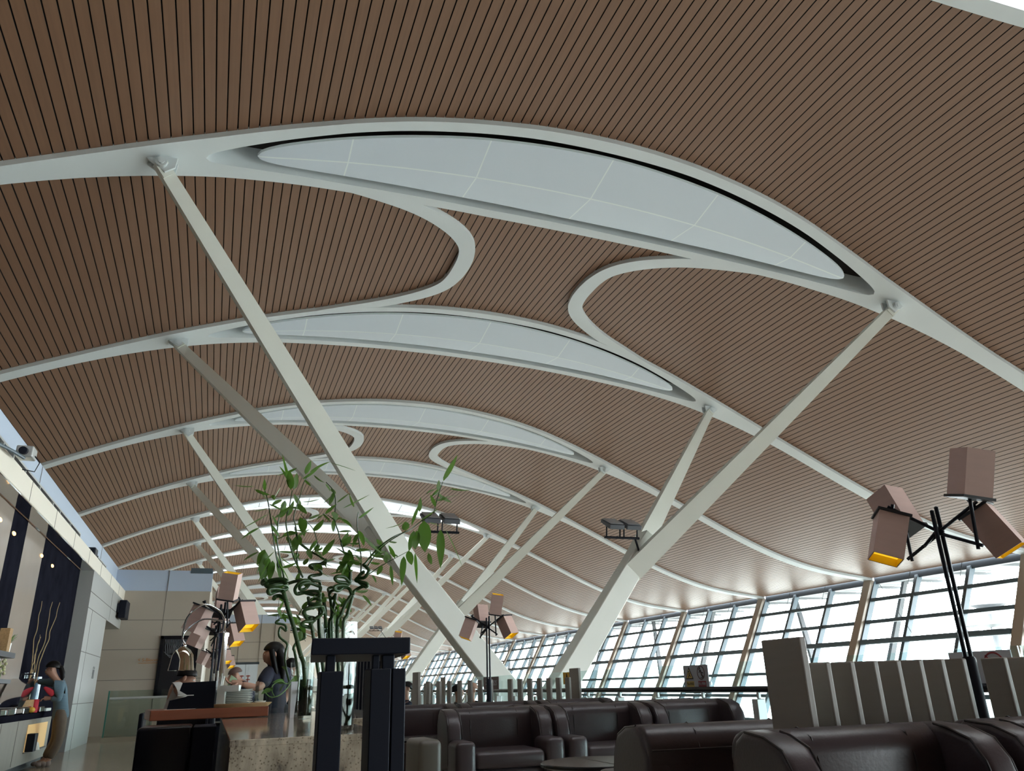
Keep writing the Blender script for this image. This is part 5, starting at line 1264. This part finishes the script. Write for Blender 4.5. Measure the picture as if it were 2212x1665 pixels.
# woman behind the plants
Yp = 13.0
pl = AY(628, 1540, Yp)
def K_(px, py, dy=0): return AY(px, py, Yp + dy)
person('dark-haired person in black standing behind the bamboo vases',
       dict(head=K_(629, 1441), neck=K_(630, 1459), chest=K_(630, 1478), pelvis=fl_(pl.x, Yp, .86), shL=K_(615, 1468), shR=K_(647, 1468), elL=K_(610, 1495), wrL=K_(614, 1520), elR=K_(652, 1495), wrR=K_(650, 1520),
            hipL=fl_(pl.x - .09, Yp, .8), hipR=fl_(pl.x + .09, Yp, .8), knL=fl_(pl.x - .09, Yp, .46), knR=fl_(pl.x + .09, Yp, .46), anL=fl_(pl.x - .09, Yp, .085), anR=fl_(pl.x + .09, Yp, .085), toeL=fl_(pl.x - .1, Yp + .14, .04), toeR=fl_(pl.x + .1, Yp + .14, .04)),
       MT['blackcloth'], MT['blackcloth'], 'short', 1.0, face=(.2, 1, -.2), hands=(('L', (0, 0, -1), (0, 1, 0)), ('R', (0, 0, -1), (0, 1, 0))))
# seated people beyond the middle screen
def seated(px, py, Y, label, top, hair, hm=None, dirx=1):
    h = AY(px, py, Y); x = h.x
    J = dict(head=h, neck=h + Vector((0, 0, -.13)), chest=fl_(x, Y, h.z - .33), pelvis=fl_(x, Y, .53), shL=fl_(x, Y - .19, h.z - .24), shR=fl_(x, Y + .19, h.z - .24), elL=fl_(x + .1 * dirx, Y - .24, h.z - .5), wrL=fl_(x + .33 * dirx, Y - .16, .62), elR=fl_(x + .1 * dirx, Y + .24, h.z - .5), wrR=fl_(x + .33 * dirx, Y + .16, .62),
             hipL=fl_(x + .05 * dirx, Y - .1, .5), hipR=fl_(x + .05 * dirx, Y + .1, .5), knL=fl_(x + .45 * dirx, Y - .12, .48), knR=fl_(x + .45 * dirx, Y + .12, .48), anL=fl_(x + .45 * dirx, Y - .12, .085), anR=fl_(x + .45 * dirx, Y + .12, .085), toeL=fl_(x + .6 * dirx, Y - .12, .04), toeR=fl_(x + .6 * dirx, Y + .12, .04))
    person(label, J, top, MT['blackcloth'], hair, 1.0, face=(dirx, -.2, -.1), hands=(('L', (dirx, 0, -.2), (0, 0, 1)), ('R', (dirx, 0, -.2), (0, 0, 1))), hairmat=hm)
    s = thing('lounge_stool', 'leather stool under the ' + label, 'stool', (x, Y, 0)); m = MB(); m.box((-.25, -.25, .05), (.25, .25, .42)); m.build('seat', MT['leather'], s, bevel=.04, smooth=50)
    m = MB(); m.box((-.2, -.2, 0), (.2, .2, .05)); m.build('base', MT['black'], s)
seated(1019, 1491, 13.6, 'bald person seated beyond the middle screen', MT['blackcloth'], 'shaved', MT['skin'], -1)
seated(990, 1495, 14.6, 'dark-haired person seated beyond the middle screen', MT['blackcloth'], 'short', None, 1)
seated(878, 1488, 15.5, 'dark-haired person seated beside the black frame', MT['navy'], 'short', None, -1)

# ---------------------------------------------------------------- light
wd = bpy.data.worlds.new('overcast_sky'); SC.world = wd; wd.use_nodes = True
nt = wd.node_tree; bg = nt.nodes['Background']
tc = nt.nodes.new('ShaderNodeTexCoord'); sp_ = nt.nodes.new('ShaderNodeSeparateXYZ'); rp = nt.nodes.new('ShaderNodeValToRGB')
nt.links.new(tc.outputs['Generated'], sp_.inputs[0]); nt.links.new(sp_.outputs['Z'], rp.inputs[0])
rp.color_ramp.elements[0].position = 0.0; rp.color_ramp.elements[0].color = (.88, .96, 1.0, 1)
rp.color_ramp.elements[1].position = .6; rp.color_ramp.elements[1].color = (.97, .985, 1.0, 1)
nt.links.new(rp.outputs[0], bg.inputs['Color']); bg.inputs['Strength'].default_value = SKY
def portal(loc, rot, sx, sy):
    l = bpy.data.lights.new('sky_portal', 'AREA'); l.shape = 'RECTANGLE'; l.size = sx; l.size_y = sy; l.cycles.is_portal = True
    o = bpy.data.objects.new('sky_portal', l); COL.objects.link(o); o.location = loc; o.rotation_euler = rot
mid = (YMIN + YMAX) / 2
portal((xw(.3) + .3, mid, .3), (0, math.radians(90 + 28), 0), 12.4, YMAX - YMIN)
SC.view_settings.view_transform = 'Standard'; SC.view_settings.look = 'None'; SC.view_settings.gamma = 1; SC.view_settings.exposure = EXPO
SC.view_settings.use_curve_mapping = False
cy = SC.cycles
cy.max_bounces = 7; cy.diffuse_bounces = 4; cy.glossy_bounces = 3; cy.transmission_bounces = 4; cy.transparent_max_bounces = 16
cy.sample_clamp_indirect = 6; cy.caustics_reflective = False; cy.caustics_refractive = False; cy.use_denoising = True
cy.use_adaptive_sampling = True; cy.adaptive_threshold = .02
